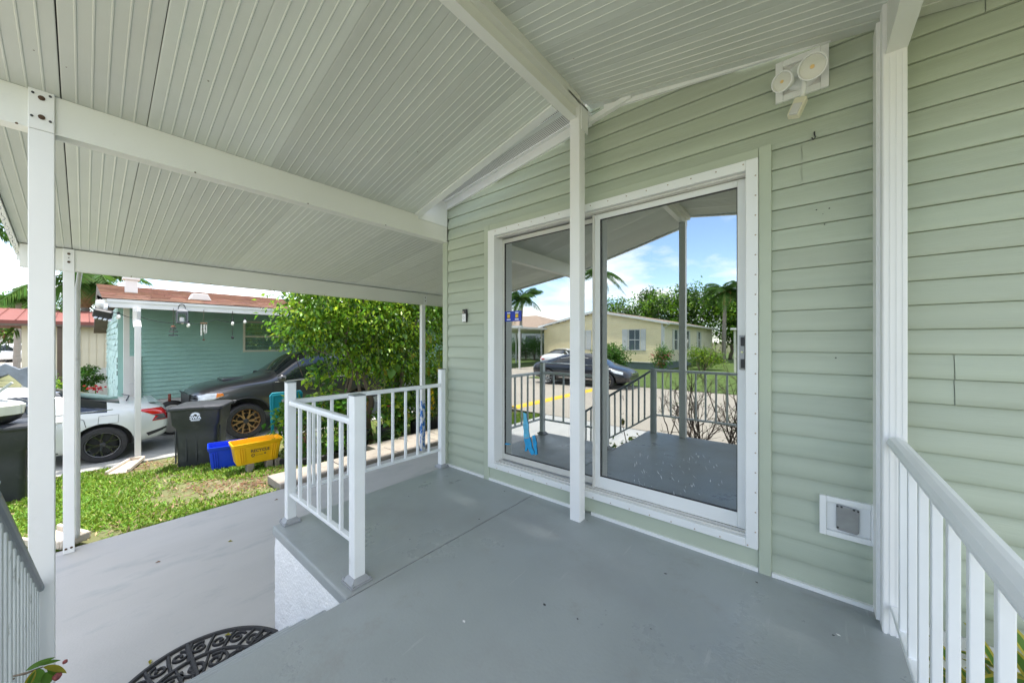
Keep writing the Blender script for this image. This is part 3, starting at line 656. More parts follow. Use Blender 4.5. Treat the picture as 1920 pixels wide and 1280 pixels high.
# ================================================================== porch railings
def railing(name, label, segs, posts, group='white porch railings', mat=None, cap=None, pick=.02, step=.125, top=(.045,.034), grey=None):
    """segs: (p, q, ztop_p, ztop_q, zbot_p, zbot_q); posts: (x, y, z0, z1, size, foot)"""
    mat = mat or M_rail
    c0 = posts[0]; e = empty(name, (c0[0], c0[1], c0[2]), 0, label, 'railing', group)
    for p, q, tp, tq, bp, bq in segs:
        P, Q = Vector((*p, 0)), Vector((*q, 0)); d = Q-P; n = max(2, round(d.length/step))
        MB().bar((*p, tp), (*q, tq), top[0], top[1]).build('top_rail', cap or mat, e, bevel=.010 if top[1] < .05 else .022)
        MB().bar((*p, bp), (*q, bq), .03, .022).build('bottom_rail', mat, e, bevel=.004)
        for i in range(1, n):
            t = i/n; c = P.lerp(Q, t); zt = tp+(tq-tp)*t-top[1]/2+.002; zb = bp+(bq-bp)*t+.008
            dn = d.normalized()*pick/2; sd = Vector((-d.y, d.x, 0)).normalized()*pick/2
            b = MB(); vs = [c-dn-sd, c+dn-sd, c+dn+sd, c-dn+sd]; sl_ = (tq-tp)/d.length*pick/2
            b.add([(v.x,v.y,zb) for v in vs] + [(v.x, v.y, zt+(sl_ if k in (1,2) else -sl_)) for k, v in enumerate(vs)], [(0,3,2,1),(4,5,6,7),(0,1,5,4),(1,2,6,5),(2,3,7,6),(3,0,4,7)])
            b.build('baluster', mat, e, bevel=.0025)
    for x, y, z0, z1, s_, foot in posts:
        MB().box(x-s_/2, x+s_/2, y-s_/2, y+s_/2, z0, z1).build('railing_post', mat, e, bevel=.004)
        MB().box(x-s_/2-.002, x+s_/2+.002, y-s_/2-.002, y+s_/2+.002, z1+.0005, z1+.006).build('post_cap', M_capgrey, e)
        if foot:
            f = MB(); f.box(x-s_*.95, x+s_*.95, y-s_*.95, y+s_*.95, z0+.0005, z0+.008)
            f.add([(x+a*s_*.85, y+b*s_*.85, z0+.009) for a, b in ((-1,-1),(1,-1),(1,1),(-1,1))] + [(x+a*s_*.54, y+b*s_*.54, z0+.034) for a, b in ((-1,-1),(1,-1),(1,1),(-1,1))], [(0,1,5,4),(1,2,6,5),(2,3,7,6),(3,0,4,7),(4,5,6,7)])
            for a, b in ((-1,1),(1,1),(1,-1),(-1,-1)): f.lathe([(.007,0),(.007,.012),(0,.015)], 6, (x+a*s_*.78, y+b*s_*.78, z0+.008))
            f.build('post_foot', M_foot, e)
    return e
railing('porch_railing', 'white corner railing on the raised deck end next to the house corner',
        [((-2.73,.912),(-1.845,.912),.828,.826,.20,.20), ((-2.785,.945),(-2.805,2.25),.826,.818,.20,.178)],
        [(-2.762,.914,0,.965,.056,True), (-1.814,.912,0,.968,.060,True), (-2.808,2.28,0,.972,.054,True)], step=.137)
railing('porch_railing', 'white railing with round top rail at the right edge of the deck',
        [((.286,2.19),(.286,-.13),.825,.825,.118,.118)], [(.286,-.110,0,.80,.05,False)], pick=.022, step=.158, top=(.056,.052))
railing('porch_railing', 'grimy white stair railing sloping down at the lower left',
        [((-1.655,-.168),(-2.85,-.146),.845,.045,.225,-.575)], [(-1.63,-.170,0,.872,.05,False), (-2.905,-.145,-.70,.205,.05,False)], mat=M_railgrey, cap=M_capgrey, pick=.022, step=.085, top=(.05,.03))
railing('porch_railing', 'railing along the street side of the deck, seen only in the door glass',
        [((-1.60,-.175),(-1.29,-.175),.857,.857,.25,.25), ((-1.205,-.175),(.26,-.175),.857,.857,.25,.25)], [(-1.592,-.1755,0,.86,.03,False)], step=.115)

# ================================================================== wall fittings
lt = empty('security_light', (-.024, WY-.02, 2.60), 0, 'white twin head security light with motion sensor under the porch ceiling', 'light')
SH = .21*.19/2
mb = MB(); mb.box(-.130,-.098,WY-.036,WY-.019,2.505,2.715).box(.050,.082,WY-.036,WY-.019,2.505,2.715).box(-.098,.050,WY-.036,WY-.019,2.683,2.715).box(-.098,.050,WY-.036,WY-.019,2.505,2.537); mb.build('mounting_frame', M_white, lt, bevel=.003)
mb = MB(); mb.box(-.097,.049,WY-.026,WY-.019,2.538,2.682); mb.build('mounting_plate', M_nwhite, lt)
mb = MB(); mb.lathe([(.07,0),(.068,-.02),(.055,-.032),(0,-.036)], 24, (-.02,WY-.026,2.603), 'y'); mb.build('junction_box', M_white, lt, smooth=True)
def lamp_head(c, d, r):
    d = Vector(d).normalized(); q = d.to_track_quat('Z','Y').to_matrix().to_4x4(); q.translation = Vector(c) - root_off(lt)
    mb = MB(); mb.lathe([(.0,-.075),(r*.45,-.075),(r*.55,-.06),(r*.62,-.03),(r*.92,-.012),(r,0),(r,.014),(r*.90,.015),(r*.87,.004)], 28)
    h = mb.build('lamp_head', M_white, lt, local=True, auto=35); h.matrix_local = q
    mb = MB(); mb.lathe([(r*.87,.004),(r*.4,.008),(0,.009)], 28); l = mb.build('lamp_lens', pm('milky_lens', (.66,.67,.60), .25, var=.05), h, local=True, smooth=True)
    mb = MB(); mb.lathe([(r*.16,.0085),(r*.15,.012),(0,.0125)], 12); mb.build('led', pm('amber_led', (.75,.52,.20), .4, var=.1), h, local=True)
LA = at_y(1468,154,WY-.12); LB = at_y(1523,126,WY-.12); SA = at_y(1503,186,WY-.10); SB = at_y(1487,220,WY-.12); SJ = at_y(1507,140,WY-.05)
lamp_head(LA, (-.45,-1,-.30), .047); lamp_head(LB, (.0,-1,-.42), .057)
for L2 in (LA, LB): MB().tube([L2+Vector((.0,.06,.0)), (L2+SJ)/2+Vector((0,.04,0)), (-.02,WY-.05,2.603)], .018, 10).build('lamp_arm', M_white, lt, smooth=True)
mb = MB(); mb.tube([(-.02,WY-.055,2.60), at_y(1507,150,WY-.08), at_y(1507,170,WY-.09), SA+Vector((0,.02,.01))], .011, 10); mb.build('sensor_arm', M_white, lt, smooth=True)
mb = MB(); mb.bar(SA, SB, .052, .038, (0,-1,.6)); mb.build('motion_sensor', pm('yellowed_plastic', (.70,.68,.52), .45, var=.04), lt, bevel=.006)
mb = MB(); mb.bar(SA.lerp(SB,.4)+Vector((0,-.019,.004)), SB+Vector((0,-.019,.004)), .036, .012, (0,-1,.6)); mb.build('sensor_window', M_nwhite, lt, bevel=.003)

db = empty('doorbell', (-2.535, WY-.02, 1.432), 0, 'black and silver video doorbell on green siding beside the door', 'doorbell')
mb = MB(); mb.box(-2.562,-2.508,WY-.040,WY-.018,1.434,1.56); mb.build('back_plate', M_black, db, bevel=.004)
mb = MB(); mb.box(-2.560,-2.510,WY-.046,WY-.0405,1.437,1.515); mb.build('face_plate', pm('satin_silver', (.72,.73,.73), .35, metal=.2, var=.03), db, bevel=.003)
mb = MB(); mb.box(-2.558,-2.535,WY-.043,WY-.0405,1.520,1.540); mb.build('camera_lens', pm('lens_glint', (.30,.27,.22), .15, var=.1), db, bevel=.002)
mb = MB(); mb.lathe([(.010,-.001),(.012,-.0015),(.013,0)], 16, (-2.537,WY-.0462,1.478), 'y'); mb.build('button_ring', M_steel, db)
mb = MB(); mb.tube([at_y(1527,248,WY-.02), at_y(1527,252,WY-.03), at_y(1529,258,WY-.035), at_y(1525,262,WY-.035), at_y(1522,259,WY-.03)], .003, 6); mb.thing('wall_hook', M_dark, 'small dark hook screwed into siding under the security light', 'hook')
# pinholes left in the siding
mb = MB()
for x, y in ((1531,394),(1543,402),(1555,391),(1546,421),(1567,671)):
    p = at_y(x, y, WY-.017); mb.lathe([(0,-.001),(.0035,0)], 6, p, 'y')
mb.build('pinhole', M_dark, house)['kind'] = 'stuff'

# ================================================================== door mat
mat_ = empty('doormat', (-2.55, .42, -.70), 0, 'black half round rubber scroll doormat at the foot of the steps', 'doormat')
def epts(cx, cy, a, b, t0, t1, n): return [(cx - b*math.sin(t), cy + a*math.cos(t)) for t in [t0+(t1-t0)*i/n for i in range(n+1)]]
def ribbon(mb, pts, wd, z0, z1):
    k = len(pts); L_, R_ = [], []
    for i, p in enumerate(pts):
        q0, q1 = pts[max(i-1,0)], pts[min(i+1,k-1)]; dx, dy = q1[0]-q0[0], q1[1]-q0[1]; l = math.hypot(dx, dy) or 1
        w_ = wd[i] if isinstance(wd, list) else wd
        L_.append((p[0]-dy/l*w_/2, p[1]+dx/l*w_/2)); R_.append((p[0]+dy/l*w_/2, p[1]-dx/l*w_/2))
    rings = [[(L_[i][0],L_[i][1],z0),(L_[i][0]*.75+R_[i][0]*.25,L_[i][1]*.75+R_[i][1]*.25,z1),(R_[i][0]*.75+L_[i][0]*.25,R_[i][1]*.75+L_[i][1]*.25,z1),(R_[i][0],R_[i][1],z0)] for i in range(k)]
    mb.loft(rings)
mb = MB(); ribbon(mb, epts(-2.53,.42,.435,.53,0,math.pi,48), .034, -.698, -.684); ribbon(mb, [(-2.545,-.02),(-2.545,.86)], .04, -.698, -.685); mb.build('rim', M_rubber, mat_)
mb = MB(); ribbon(mb, epts(-2.53,.42,.30,.36,0,math.pi,40), .026, -.698, -.685)
for t in (35, 90, 145):
    a = R(t); ribbon(mb, [(-2.55,.42+.02*math.cos(a)),(-2.53-.53*math.sin(a),.42+.435*math.cos(a))] if t == 90 else [(-2.53-.36*math.sin(a),.42+.30*math.cos(a)),(-2.53-.52*math.sin(a),.42+.43*math.cos(a))], .028, -.698, -.683)
mb.build('spoke', M_rubber, mat_)
mb = MB()
def spiral(c, r, turns, a0, wd, flip=1):
    pts = []
    for i in range(26):
        t = i/25; rr_ = r*(1-.82*t); a = a0+flip*turns*2*math.pi*t; pts.append((c[0]+rr_*math.cos(a), c[1]+rr_*math.sin(a)))
    ribbon(mb, pts, wd, -.698, -.686)
for i in range(12):
    t = math.pi*(i+.5)/12; spiral((-2.53-.445*math.sin(t), .42+.367*math.cos(t)), .046, 1.35, t*1.7, .017, 1 if i % 2 else -1)
for i in range(7):
    t = math.pi*(i+.5)/7; spiral((-2.53-.275*math.sin(t), .42+.225*math.cos(t)), .062, 1.4, t*2.1+1, .020, 1 if i % 2 else -1)
for i in range(4):
    t = math.pi*(i+.5)/4; spiral((-2.53-.13*math.sin(t), .42+.11*math.cos(t)), .055, 1.3, t*2.4, .020, 1 if i % 2 else -1)
for i in range(11):
    t = math.pi*(i+1)/12; ribbon(mb, [(-2.53-.37*math.sin(t+.05),.42+.31*math.cos(t+.05)),(-2.53-.45*math.sin(t),.42+.37*math.cos(t)),(-2.53-.52*math.sin(t-.05),.42+.425*math.cos(t-.05))], .02, -.698, -.687)
    ribbon(mb, [(-2.54-.05*math.sin(t),.42+.05*math.cos(t)),(-2.53-.2*math.sin(t+.12),.42+.17*math.cos(t+.12)),(-2.53-.35*math.sin(t),.42+.29*math.cos(t))], .017, -.698, -.688)
mb.build('scroll', M_rubber, mat_)
# fallen leaves on the drive
g = random.Random(21)
for i, (x, y) in enumerate(((290,1055),(437,1014),(434,1190),(281,1246),(514,938))):
    p = at_z(x, y, -.6985 if i != 2 else -.683); a = g.uniform(0,6.28); s_ = .045
    mb = MB(); mb.add([(p.x,p.y,p.z),(p.x+s_*math.cos(a)*.5-s_*math.sin(a)*.2,p.y+s_*math.sin(a)*.5+s_*math.cos(a)*.2,p.z+.010),(p.x+s_*math.cos(a),p.y+s_*math.sin(a),p.z+.003),(p.x+s_*math.cos(a)*.5+s_*math.sin(a)*.2,p.y+s_*math.sin(a)*.5-s_*math.cos(a)*.2,p.z+.012)], [(0,1,2),(0,2,3)])
    mb.thing('fallen_leaf', L_yel if i in (1,2,3) else L_dry, ['dry brown leaf lying on the drive under the carport','yellow leaf lying on the pale drive','yellow leaf caught in the doormat scrolls','yellow leaf at the outer rim of the doormat','dry leaf on the drive near the lawn edge by the railing'][i], 'leaf', 'fallen leaves on the drive', fix=False)
# ================================================================== vehicles
def paint(name, col, rough=.28, metal=.0):
    return pm(name, col, rough, metal=metal, var=.03, vs=2, coat=.7, spec=.5)
P_white = paint('white_car_paint', (.62,.65,.63)); P_grey = paint('graphite_car_paint', (.085,.085,.09), .32, .55)
P_black = paint('black_car_paint', (.012,.014,.02)); P_silver = paint('silver_white_paint', (.66,.67,.68))
def car_shell(st, sub=2):
    """st: stations rear to front: x, zb, zbelt, ztop, wsill, wmid, wbelt, wtop, side_glass, top_glass (flags for the strip to the NEXT station)"""
    rings = []
    for (x, zb, ze, zt, ws, wm, we, wt, sg, tg) in st:
        zm = zb + (ze-zb)*.58; half = [(0,zb),(ws*.86,zb),(ws,zb+.10),(wm,zm),(we,ze),(wt,zt-.035),(wt*.55,zt),(0,zt+.008)]
        ring = [(x,-y,z) for y,z in half] + [(x,y,z) for y,z in half[-2:0:-1]]
        rings.append(ring)
    n = len(rings[0]); mb = MB(); mb.loft(rings)
    k = 0
    for i in range(len(rings)-1):
        for j in range(n):
            jj = j if j < 7 else n-1-j           # mirror index: strip j between points j and j+1
            if jj == 4 and st[i][8]: mb.m[k] = 1
            if jj in (5,6) and st[i][9]: mb.m[k] = 1
            k += 1
    return mb
def build_car(name, label, st, loc, rz, pmat, axles, rw, tw, rimfun, L_, parent_group=None, arch=.07, glass=None, extras=None, cat='car', dark_sill=True):
    e = empty(name, loc, rz, label, cat, parent_group)
    me = car_shell(st).mesh('shell', [pmat, M_carglass])
    o = link('tmp', me); s_ = o.modifiers.new('s','SUBSURF'); s_.levels = 2; s_.render_levels = 2
    W = max(a[5] for a in st); tmp = []
    for ax in axles:
        for sd in (-1, 1):
            b = MB(); y0, y1 = (W-.36)*sd, (W+.3)*sd
            b.lathe([(0,min(y0,y1)),(rw+arch,min(y0,y1)),(rw+arch,max(y0,y1)),(0,max(y0,y1))], 28, (ax,0,rw), 'y')
            t = link('cut', b.mesh('cut', M_black)); bm = bmesh.new(); bm.from_mesh(t.data); bmesh.ops.remove_doubles(bm, verts=bm.verts, dist=1e-5); bmesh.ops.recalc_face_normals(bm, faces=bm.faces); bm.to_mesh(t.data); bm.free()
            md = o.modifiers.new('b','BOOLEAN'); md.object = t; md.operation = 'DIFFERENCE'; md.solver = 'EXACT'; md.material_mode = 'TRANSFER'; tmp.append(t)
    bpy.context.view_layer.update()
    ev = bpy.data.meshes.new_from_object(o.evaluated_get(bpy.context.evaluated_depsgraph_get()))
    for t in tmp: bpy.data.objects.remove(t)
    bpy.data.objects.remove(o)
    bvh = BVHTree.FromPolygons([v.co for v in ev.vertices], [p.vertices for p in ev.polygons])
    mats = list(ev.materials)
    def sub(nm, keep, material):
        bm = bmesh.new(); bm.from_mesh(ev)
        bmesh.ops.delete(bm, geom=[f for f in bm.faces if not keep(f)], context='FACES')
        for f in bm.faces: f.material_index = 0; f.smooth = True
        for ed in bm.edges:
            if len(ed.link_faces) == 2 and ed.calc_face_angle(0) > R(42): ed.smooth = False
        m2 = bpy.data.meshes.new(nm); bm.to_mesh(m2); bm.free(); m2.materials.append(material); return link(nm, m2, e)
    isg = lambda f: f.material_index == 1
    isw = lambda f: f.material_index > 1
    body = sub('body', lambda f: f.material_index != 1, pmat); sub('window_glass', isg, M_carglass)
    body.data.materials.append(M_black)
    for p_ in body.data.polygons:                # faces cut out for the wheels
        c_ = p_.center
        if any(math.hypot(c_.x-ax, c_.z-rw) < rw+arch-.004 for ax in axles) or (abs(c_.y) < W-.33 and c_.z < rw+arch and any(abs(c_.x-ax) < rw+arch for ax in axles)): p_.material_index = 1
    for ax in axles:
        for sd in (-1, 1):
            wl = empty('wheel'); wl.parent = e; wl.location = (ax, (W-tw*.52)*sd, rw); wl.rotation_euler = (0,0,0 if sd > 0 else math.pi)
            b = MB(); ri = rw*.70
            b.lathe([(ri,-tw/2),(rw*.93,-tw/2),(rw,-tw*.36),(rw,tw*.36),(rw*.93,tw/2),(ri*1.06,tw/2+.004),(ri,tw*.42),(ri,-tw/2)], 36, (0,0,0), 'y'); b.build('tyre', M_rubber, wl, local=True, auto=40)
            rimfun(wl, ri, tw)
    def surf(x, z, sd=1, out=.004):
        h = bvh.ray_cast(Vector((x, 3*sd, z)), Vector((0,-sd,0)))
        return (h[0] + Vector((0, out*sd, 0))) if h[0] else Vector((x, W*sd, z))
    def front(y, z, sgn, out=.004):
        h = bvh.ray_cast(Vector((8*sgn, y, z)), Vector((-sgn,0,0)))
        return (h[0] + Vector((out*sgn, 0, 0))) if h[0] else Vector((0,y,z))
    if extras: extras(e, surf, front)
    return e
def patch(nm, poly, f, material, parent, n=5, **k):             # polygon laid on the body surface, subdivided
    c = (sum(p[0] for p in poly)/len(poly), sum(p[1] for p in poly)/len(poly)); N_ = len(poly); mb = MB(); rows = []
    ring = []
    for i in range(N_):
        a, b = poly[i], poly[(i+1)%N_]
        for j in range(4): ring.append((a[0]+(b[0]-a[0])*j/4, a[1]+(b[1]-a[1])*j/4))
    rings = [[tuple(f(c[0]+(p[0]-c[0])*s_/n, c[1]+(p[1]-c[1])*s_/n, **k)) for p in ring] for s_ in range(n, 0, -1)]
    mb.loft(rings, cap=False); b0 = len(mb.v); mb.v.append(tuple(f(c[0], c[1], **k))); m_ = len(ring); base = (n-1)*m_
    for i in range(m_): mb.f.append((base+i, base+(i+1)%m_, b0)); mb.m.append(0)
    o = mb.build(nm, material, parent, local=True, smooth=True); sd = o.modifiers.new('t','SOLIDIFY'); sd.thickness = .006; sd.offset = 0
    return o
def seam(nm, pts, f, parent, r=.004, mat=None, **k):
    P = []
    for a, b in zip(pts[:-1], pts[1:]):
        for j in range(6): P.append(f(a[0]+(b[0]-a[0])*j/6, a[1]+(b[1]-a[1])*j/6, **k))
    P.append(f(*pts[-1], **k)); mb = MB(); mb.tube(P, r, 5); return mb.build(nm, mat or M_dark, parent, local=True)
def rim_spokes(ns, split, mat, lip):
    def fn(wl, ri, tw):
        b = MB(); b.lathe([(ri,tw*.42),(ri*.95,tw*.40),(ri*.93,tw*.1),(ri*.93,-tw*.3)], 36, (0,0,0), 'y'); b.lathe([(ri,tw*.41),(ri*.965,tw*.455),(ri*.93,tw*.40)], 36, (0,0,0), 'y', 1)
        b.lathe([(.0,-tw*.15),(ri*.8,-tw*.15),(ri*.8,-tw*.2)], 24, (0,0,0), 'y', 2)
        for k in range(ns):
            a = 2*math.pi*k/ns
            for sg in ((-1,1) if split else (0,)):
                a1 = a + sg*.30/ (ns/5); mid = .50
                p0 = (ri*.14*math.cos(a), tw*.30, ri*.14*math.sin(a)); pm_ = (ri*mid*math.cos(a+sg*.09), tw*.345, ri*mid*math.sin(a+sg*.09)); p1 = (ri*.95*math.cos(a1), tw*.37, ri*.95*math.sin(a1))
                b.bar(p0, pm_, ri*.13, .03, (0,1,0)); b.bar(pm_, p1, ri*.10, .03, (0,1,0))
                if split and ns > 5: b.bar((ri*.70*math.cos(a+sg*.15), tw*.36, ri*.70*math.sin(a+sg*.15)), (ri*.70*math.cos(a+sg*2*math.pi/ns*.62), tw*.36, ri*.70*math.sin(a+sg*2*math.pi/ns*.62)), ri*.06, .025, (0,1,0))
        b.lathe([(ri*.20,tw*.25),(ri*.20,tw*.36),(ri*.14,tw*.39),(0,tw*.39)], 16, (0,0,0), 'y', 3)
        b.build('rim', [mat, lip, M_dark, M_dark], wl, local=True, auto=35)
    return fn
P_blkrim = pm('gloss_black_rim', (.012,.012,.013), .22, var=0, coat=.6); P_bronze = pm('bronze_rim', (.36,.22,.11), .38, metal=.6, var=.08); P_alloy = pm('alloy_rim', (.60,.61,.62), .3, metal=.8, var=.05)

sedan = [  # fastback sedan, rear at x=0
 (0.00,.42,.66,.74,.50,.60,.58,.50,0,0),(0.05,.30,.80,.92,.66,.74,.72,.60,0,0),(0.22,.25,.88,1.00,.76,.83,.80,.66,0,0),(0.50,.22,.92,1.05,.83,.88,.845,.66,0,0),
 (0.72,.20,.935,1.09,.85,.895,.86,.63,0,1),(0.88,.195,.938,1.14,.85,.898,.863,.605,1,1),(1.02,.19,.94,1.19,.85,.90,.865,.58,1,1),(1.40,.18,.936,1.315,.84,.90,.86,.557,0,1),(1.45,.18,.935,1.33,.84,.90,.86,.555,1,1),(1.72,.18,.93,1.385,.84,.90,.86,.56,1,0),
 (2.02,.18,.925,1.41,.84,.90,.86,.565,0,0),(2.10,.18,.92,1.415,.84,.90,.86,.565,1,0),(2.60,.18,.91,1.41,.84,.90,.86,.56,1,0),(2.95,.18,.90,1.375,.84,.90,.86,.55,1,1),
 (3.40,.19,.885,1.16,.85,.90,.86,.60,1,1),(3.68,.20,.87,.97,.85,.895,.85,.68,0,0),(4.10,.21,.80,.88,.83,.885,.82,.66,0,0),(4.42,.24,.70,.78,.78,.83,.76,.60,0,0),(4.58,.30,.58,.66,.66,.72,.66,.50,0,0),(4.63,.38,.52,.58,.50,.58,.52,.40,0,0)]
def shift(st, dx): return [(a[0]+dx,)+a[1:] for a in st]
def sedan_extras(e, surf, front):
    S_ = lambda x, z, out=.004: surf(x, z, 1, out)
    for sd in (1, -1):
        F_ = lambda x, z, out=.004, sd=sd: surf(x, z, sd, out)
        patch('tail_light', [(.50-.93,.905),(.13-.93,.900),(.045-.93,.80),(.045-.93,.655),(.28-.93,.655),(.20-.93,.74),(.30-.93,.80)], F_, M_redlens, e, out=.006)
        patch('tail_light_clear', [(.27-.93,.785),(.10-.93,.775),(.06-.93,.675),(.26-.93,.672),(.18-.93,.735)], F_, pm('smoked_lens',(.10,.10,.11),.15,var=.1,coat=.8), e, out=.012)
        patch('bumper_reflector', [(.36-.93,.43),(.06-.93,.50),(.05-.93,.455),(.33-.93,.365)], F_, M_black, e, out=.004)
        seam('door_seam', [(1.30-.93,.30),(1.12-.93,.62),(1.16-.93,.82),(1.36-.93,.95)], F_, e); seam('door_seam', [(2.06-.93,.28),(2.06-.93,.93)], F_, e)
        seam('fuel_door_seam', [(.73-.93,.86),(.98-.93,.86),(.99-.93,.72),(.74-.93,.71),(.73-.93,.86)], F_, e, .0025) if sd == 1 else None
        p = [S_(1.40-.93,.83), S_(1.62-.93,.835)] if sd == 1 else [F_(1.40-.93,.83), F_(1.62-.93,.835)]
        mb = MB(); mb.tube([p[0], (p[0]+p[1])/2 + Vector((0,.03*sd,0)), p[1]], .014, 8); mb.build('door_handle', P_white, e, local=True, smooth=True)
        seam('window_chrome', [(.80-.93,.955),(1.3-.93,.952),(2.4-.93,.935),(3.3-.93,.905)], F_, e, .008, M_chrome)
        seam('sill_line', [(1.45-.93,.27),(2.4-.93,.24),(3.2-.93,.25)], F_, e, .012, M_dark)
    mb = MB(); mb.bar((.24-.93,-.60,1.012),(.24-.93,.60,1.012),.13,.018,(0,0,1)); mb.build('spoiler', pm('grey_green_spoiler',(.30,.38,.36),.4,var=.1), e, local=True, bevel=.006)
    mb = MB(); mb.tube([(.62-.93,-.63,1.09),(.55-.93,0,1.115),(.62-.93,.63,1.09)], .012, 6); mb.build('rear_glass_trim', M_dark, e, local=True)
    mb = MB(); mb.prism([(.93-.93+.365,.12),(.93-.93+.40,.12),(.93-.93+.37,.42),(.93-.93+.33,.42)], .62, .88); 
    mb = MB(); mb.bar((-.38,.78,.40),(-.43,.80,.15),.02,.20,(0,1,0)); mb.build('mud_flap', M_black, e, local=True)
c0 = at_g(190, 868)
build_car('parked_sedan', 'white fastback sedan with black wheels parked behind the carport posts', shift(sedan, -.93), (c0.x-.90, c0.y+.02, -1.0), R(-90), P_white, (0, 2.70), .325, .22, rim_spokes(5, True, P_blkrim, P_alloy), 4.63, 'cars on the neighbour drive', extras=sedan_extras)

suv = [  # body-on-frame SUV, front at x=0 going back (negative x); written rear to front
 (-4.83,.60,1.05,1.50,.70,.80,.78,.60,0,0),(-4.76,.48,1.12,1.70,.82,.90,.88,.66,0,0),(-4.30,.42,1.14,1.80,.86,.94,.91,.70,1,0),(-3.55,.40,1.13,1.84,.86,.94,.91,.71,1,0),(-2.95,.40,1.12,1.84,.86,.94,.91,.71,0,0),
 (-2.86,.40,1.12,1.84,.86,.94,.91,.71,1,0),(-2.30,.40,1.11,1.82,.86,.94,.91,.70,1,1),(-1.95,.40,1.10,1.62,.86,.94,.91,.72,1,1),(-1.55,.42,1.08,1.30,.86,.94,.92,.76,0,0),(-1.42,.42,1.08,1.215,.86,.945,.93,.80,0,0),
 (-.95,.44,1.06,1.17,.88,.955,.93,.80,0,0),(-.45,.46,1.00,1.11,.86,.93,.90,.76,0,0),(-.16,.46,.93,1.03,.80,.87,.83,.68,0,0),(-.04,.48,.82,.93,.70,.76,.72,.58,0,0),(0,.54,.74,.84,.58,.64,.60,.48,0,0)]
suv = [(a[0], a[1]+.10, a[2]+.17, a[3]+.18) + a[4:] for a in suv]
def suv_extras(e, surf, front):
    X0 = .93; UP = .17
    S0 = surf; surf = lambda x, z, sd=1, out=.004: S0(x, z+UP, sd, out)
    for sd in (1, -1):
        F_ = lambda x, z, out=.004, sd=sd: surf(x, z, sd, out)
        patch('headlight', [(-.10+X0,.90),(-.10+X0,.79),(-.34+X0,.795),(-.52+X0,.865),(-.50+X0,.935),(-.25+X0,.935)], F_, M_lens, e, out=.010)
        patch('turn_signal', [(-.38+X0,.835),(-.52+X0,.87),(-.50+X0,.93),(-.40+X0,.93)], F_, M_amber, e, out=.022)
        patch('grille_edge', [(-.012+X0,.88),(-.085+X0,.90),(-.085+X0,.66),(-.012+X0,.66)], F_, M_black, e, out=.006)
        seam('door_seam', [(-1.50+X0,.45),(-1.46+X0,.80),(-1.47+X0,1.09)], F_, e, .005); seam('door_seam', [(-2.55+X0,.45),(-2.55+X0,1.1)], F_, e, .005)
        seam('belt_chrome', [(-1.52+X0,1.085),(-2.9+X0,1.115),(-4.2+X0,1.14)], F_, e, .010, M_alum)
        ar = [(math.cos(t)*.545, .40-UP+math.sin(t)*.545) for t in [R(a) for a in range(-2, 184, 12)]]
        seam('fender_flare', ar, F_, e, .022, M_dark); seam('hood_seam', [(-.14+X0,.955),(-.6+X0,1.015),(-1.38+X0,1.085)], F_, e, .004)
        p = F_(-1.62+X0, 1.12); mb = MB(); mb.lathe([(0,-.10),(.075,-.08),(.095,0),(.08,.06),(0,.08)], 14, (p.x, p.y+.13*sd, p.z+.06), 'x'); mb.tube([p, (p.x,p.y+.08*sd,p.z+.03)], .02, 8); mb.build('wing_mirror', P_grey, e, local=True, smooth=True)
        seam('sill_step', [(-1.5+X0,.43),(-3.3+X0,.43)], F_, e, .03, M_dark)
    mb = MB(); mb.box(-.03+X0,.012+X0,-.50,.50,.79,1.07).box(-.05+X0,.018+X0,-.42,.42,.63,.73); mb.build('grille', M_black, e, local=True, bevel=.01)
    mb = MB(); mb.box(-1.05+X0,-.62+X0,-.26,.26,1.31,1.375); mb.build('hood_scoop', P_grey, e, local=True, bevel=.035)
    mb = MB(); mb.tube([(-1.47+X0,-.55,1.425),(-1.55+X0,.0,1.48),(-1.60+X0,.35,1.54)], .010, 6).tube([(-1.47+X0,.10,1.425),(-1.52+X0,.55,1.47)], .010, 6); mb.build('wiper', M_dark, e, local=True)
c1 = at_g(462, 822)
build_car('parked_suv', 'dark grey SUV with bronze wheels parked nose towards the bins', shift(suv, .93), (c1.x-.93, c1.y, -1.0), R(-90), P_grey, (0, -2.79), .40, .28, rim_spokes(6, True, P_bronze, P_bronze), 4.83, 'cars on the neighbour drive', arch=.125, extras=suv_extras, cat='SUV')

# cars that the photograph shows only in the door glass
def black_extras(e, surf, front):
    for sd in (1, -1):
        F_ = lambda x, z, out=.004, sd=sd: surf(x, z, sd, out)
        seam('window_chrome', [(.80,.965),(2.4,.95),(3.3,.92)], F_, e, .022, M_chrome); seam('side_chrome', [(1.2,.36),(3.1,.34)], F_, e, .018, M_chrome); seam('roof_chrome', [(1.0,.99),(1.5,1.18),(2.1,1.25),(2.8,1.22)], F_, e, .016, M_chrome)
        patch('headlight', [(4.40,.70),(4.12,.77),(3.95,.76),(4.1,.66),(4.42,.60)], F_, M_lens, e, out=.02)
        seam('door_seam', [(2.06,.28),(2.06,.93)], F_, e); p = F_(2.3,.84); mb = MB(); mb.bar((p.x-.1,p.y,p.z),(p.x+.1,p.y,p.z),.02,.03); mb.build('door_handle', M_chrome, e, local=True)
        p = F_(3.2,.95); mb = MB(); mb.lathe([(0,-.08),(.07,-.06),(.08,0),(0,.08)], 12, (p.x,p.y+.10*sd,p.z+.05), 'x'); mb.build('wing_mirror', P_black, e, local=True, smooth=True)
    mb = MB(); mb.prism([(-.36,.66),(.36,.66),(.26,.42),(-.26,.42)], 4.50, 4.62, 'x')
    mb.build('grille', M_chrome, e, local=True, bevel=.01)
    mb = MB(); [mb.box(4.60,4.632,-.33+.02*i*0,.33,.45+.05*i,.475+.05*i) for i in range(4)]; mb.build('grille_bars', M_dark, e, local=True)
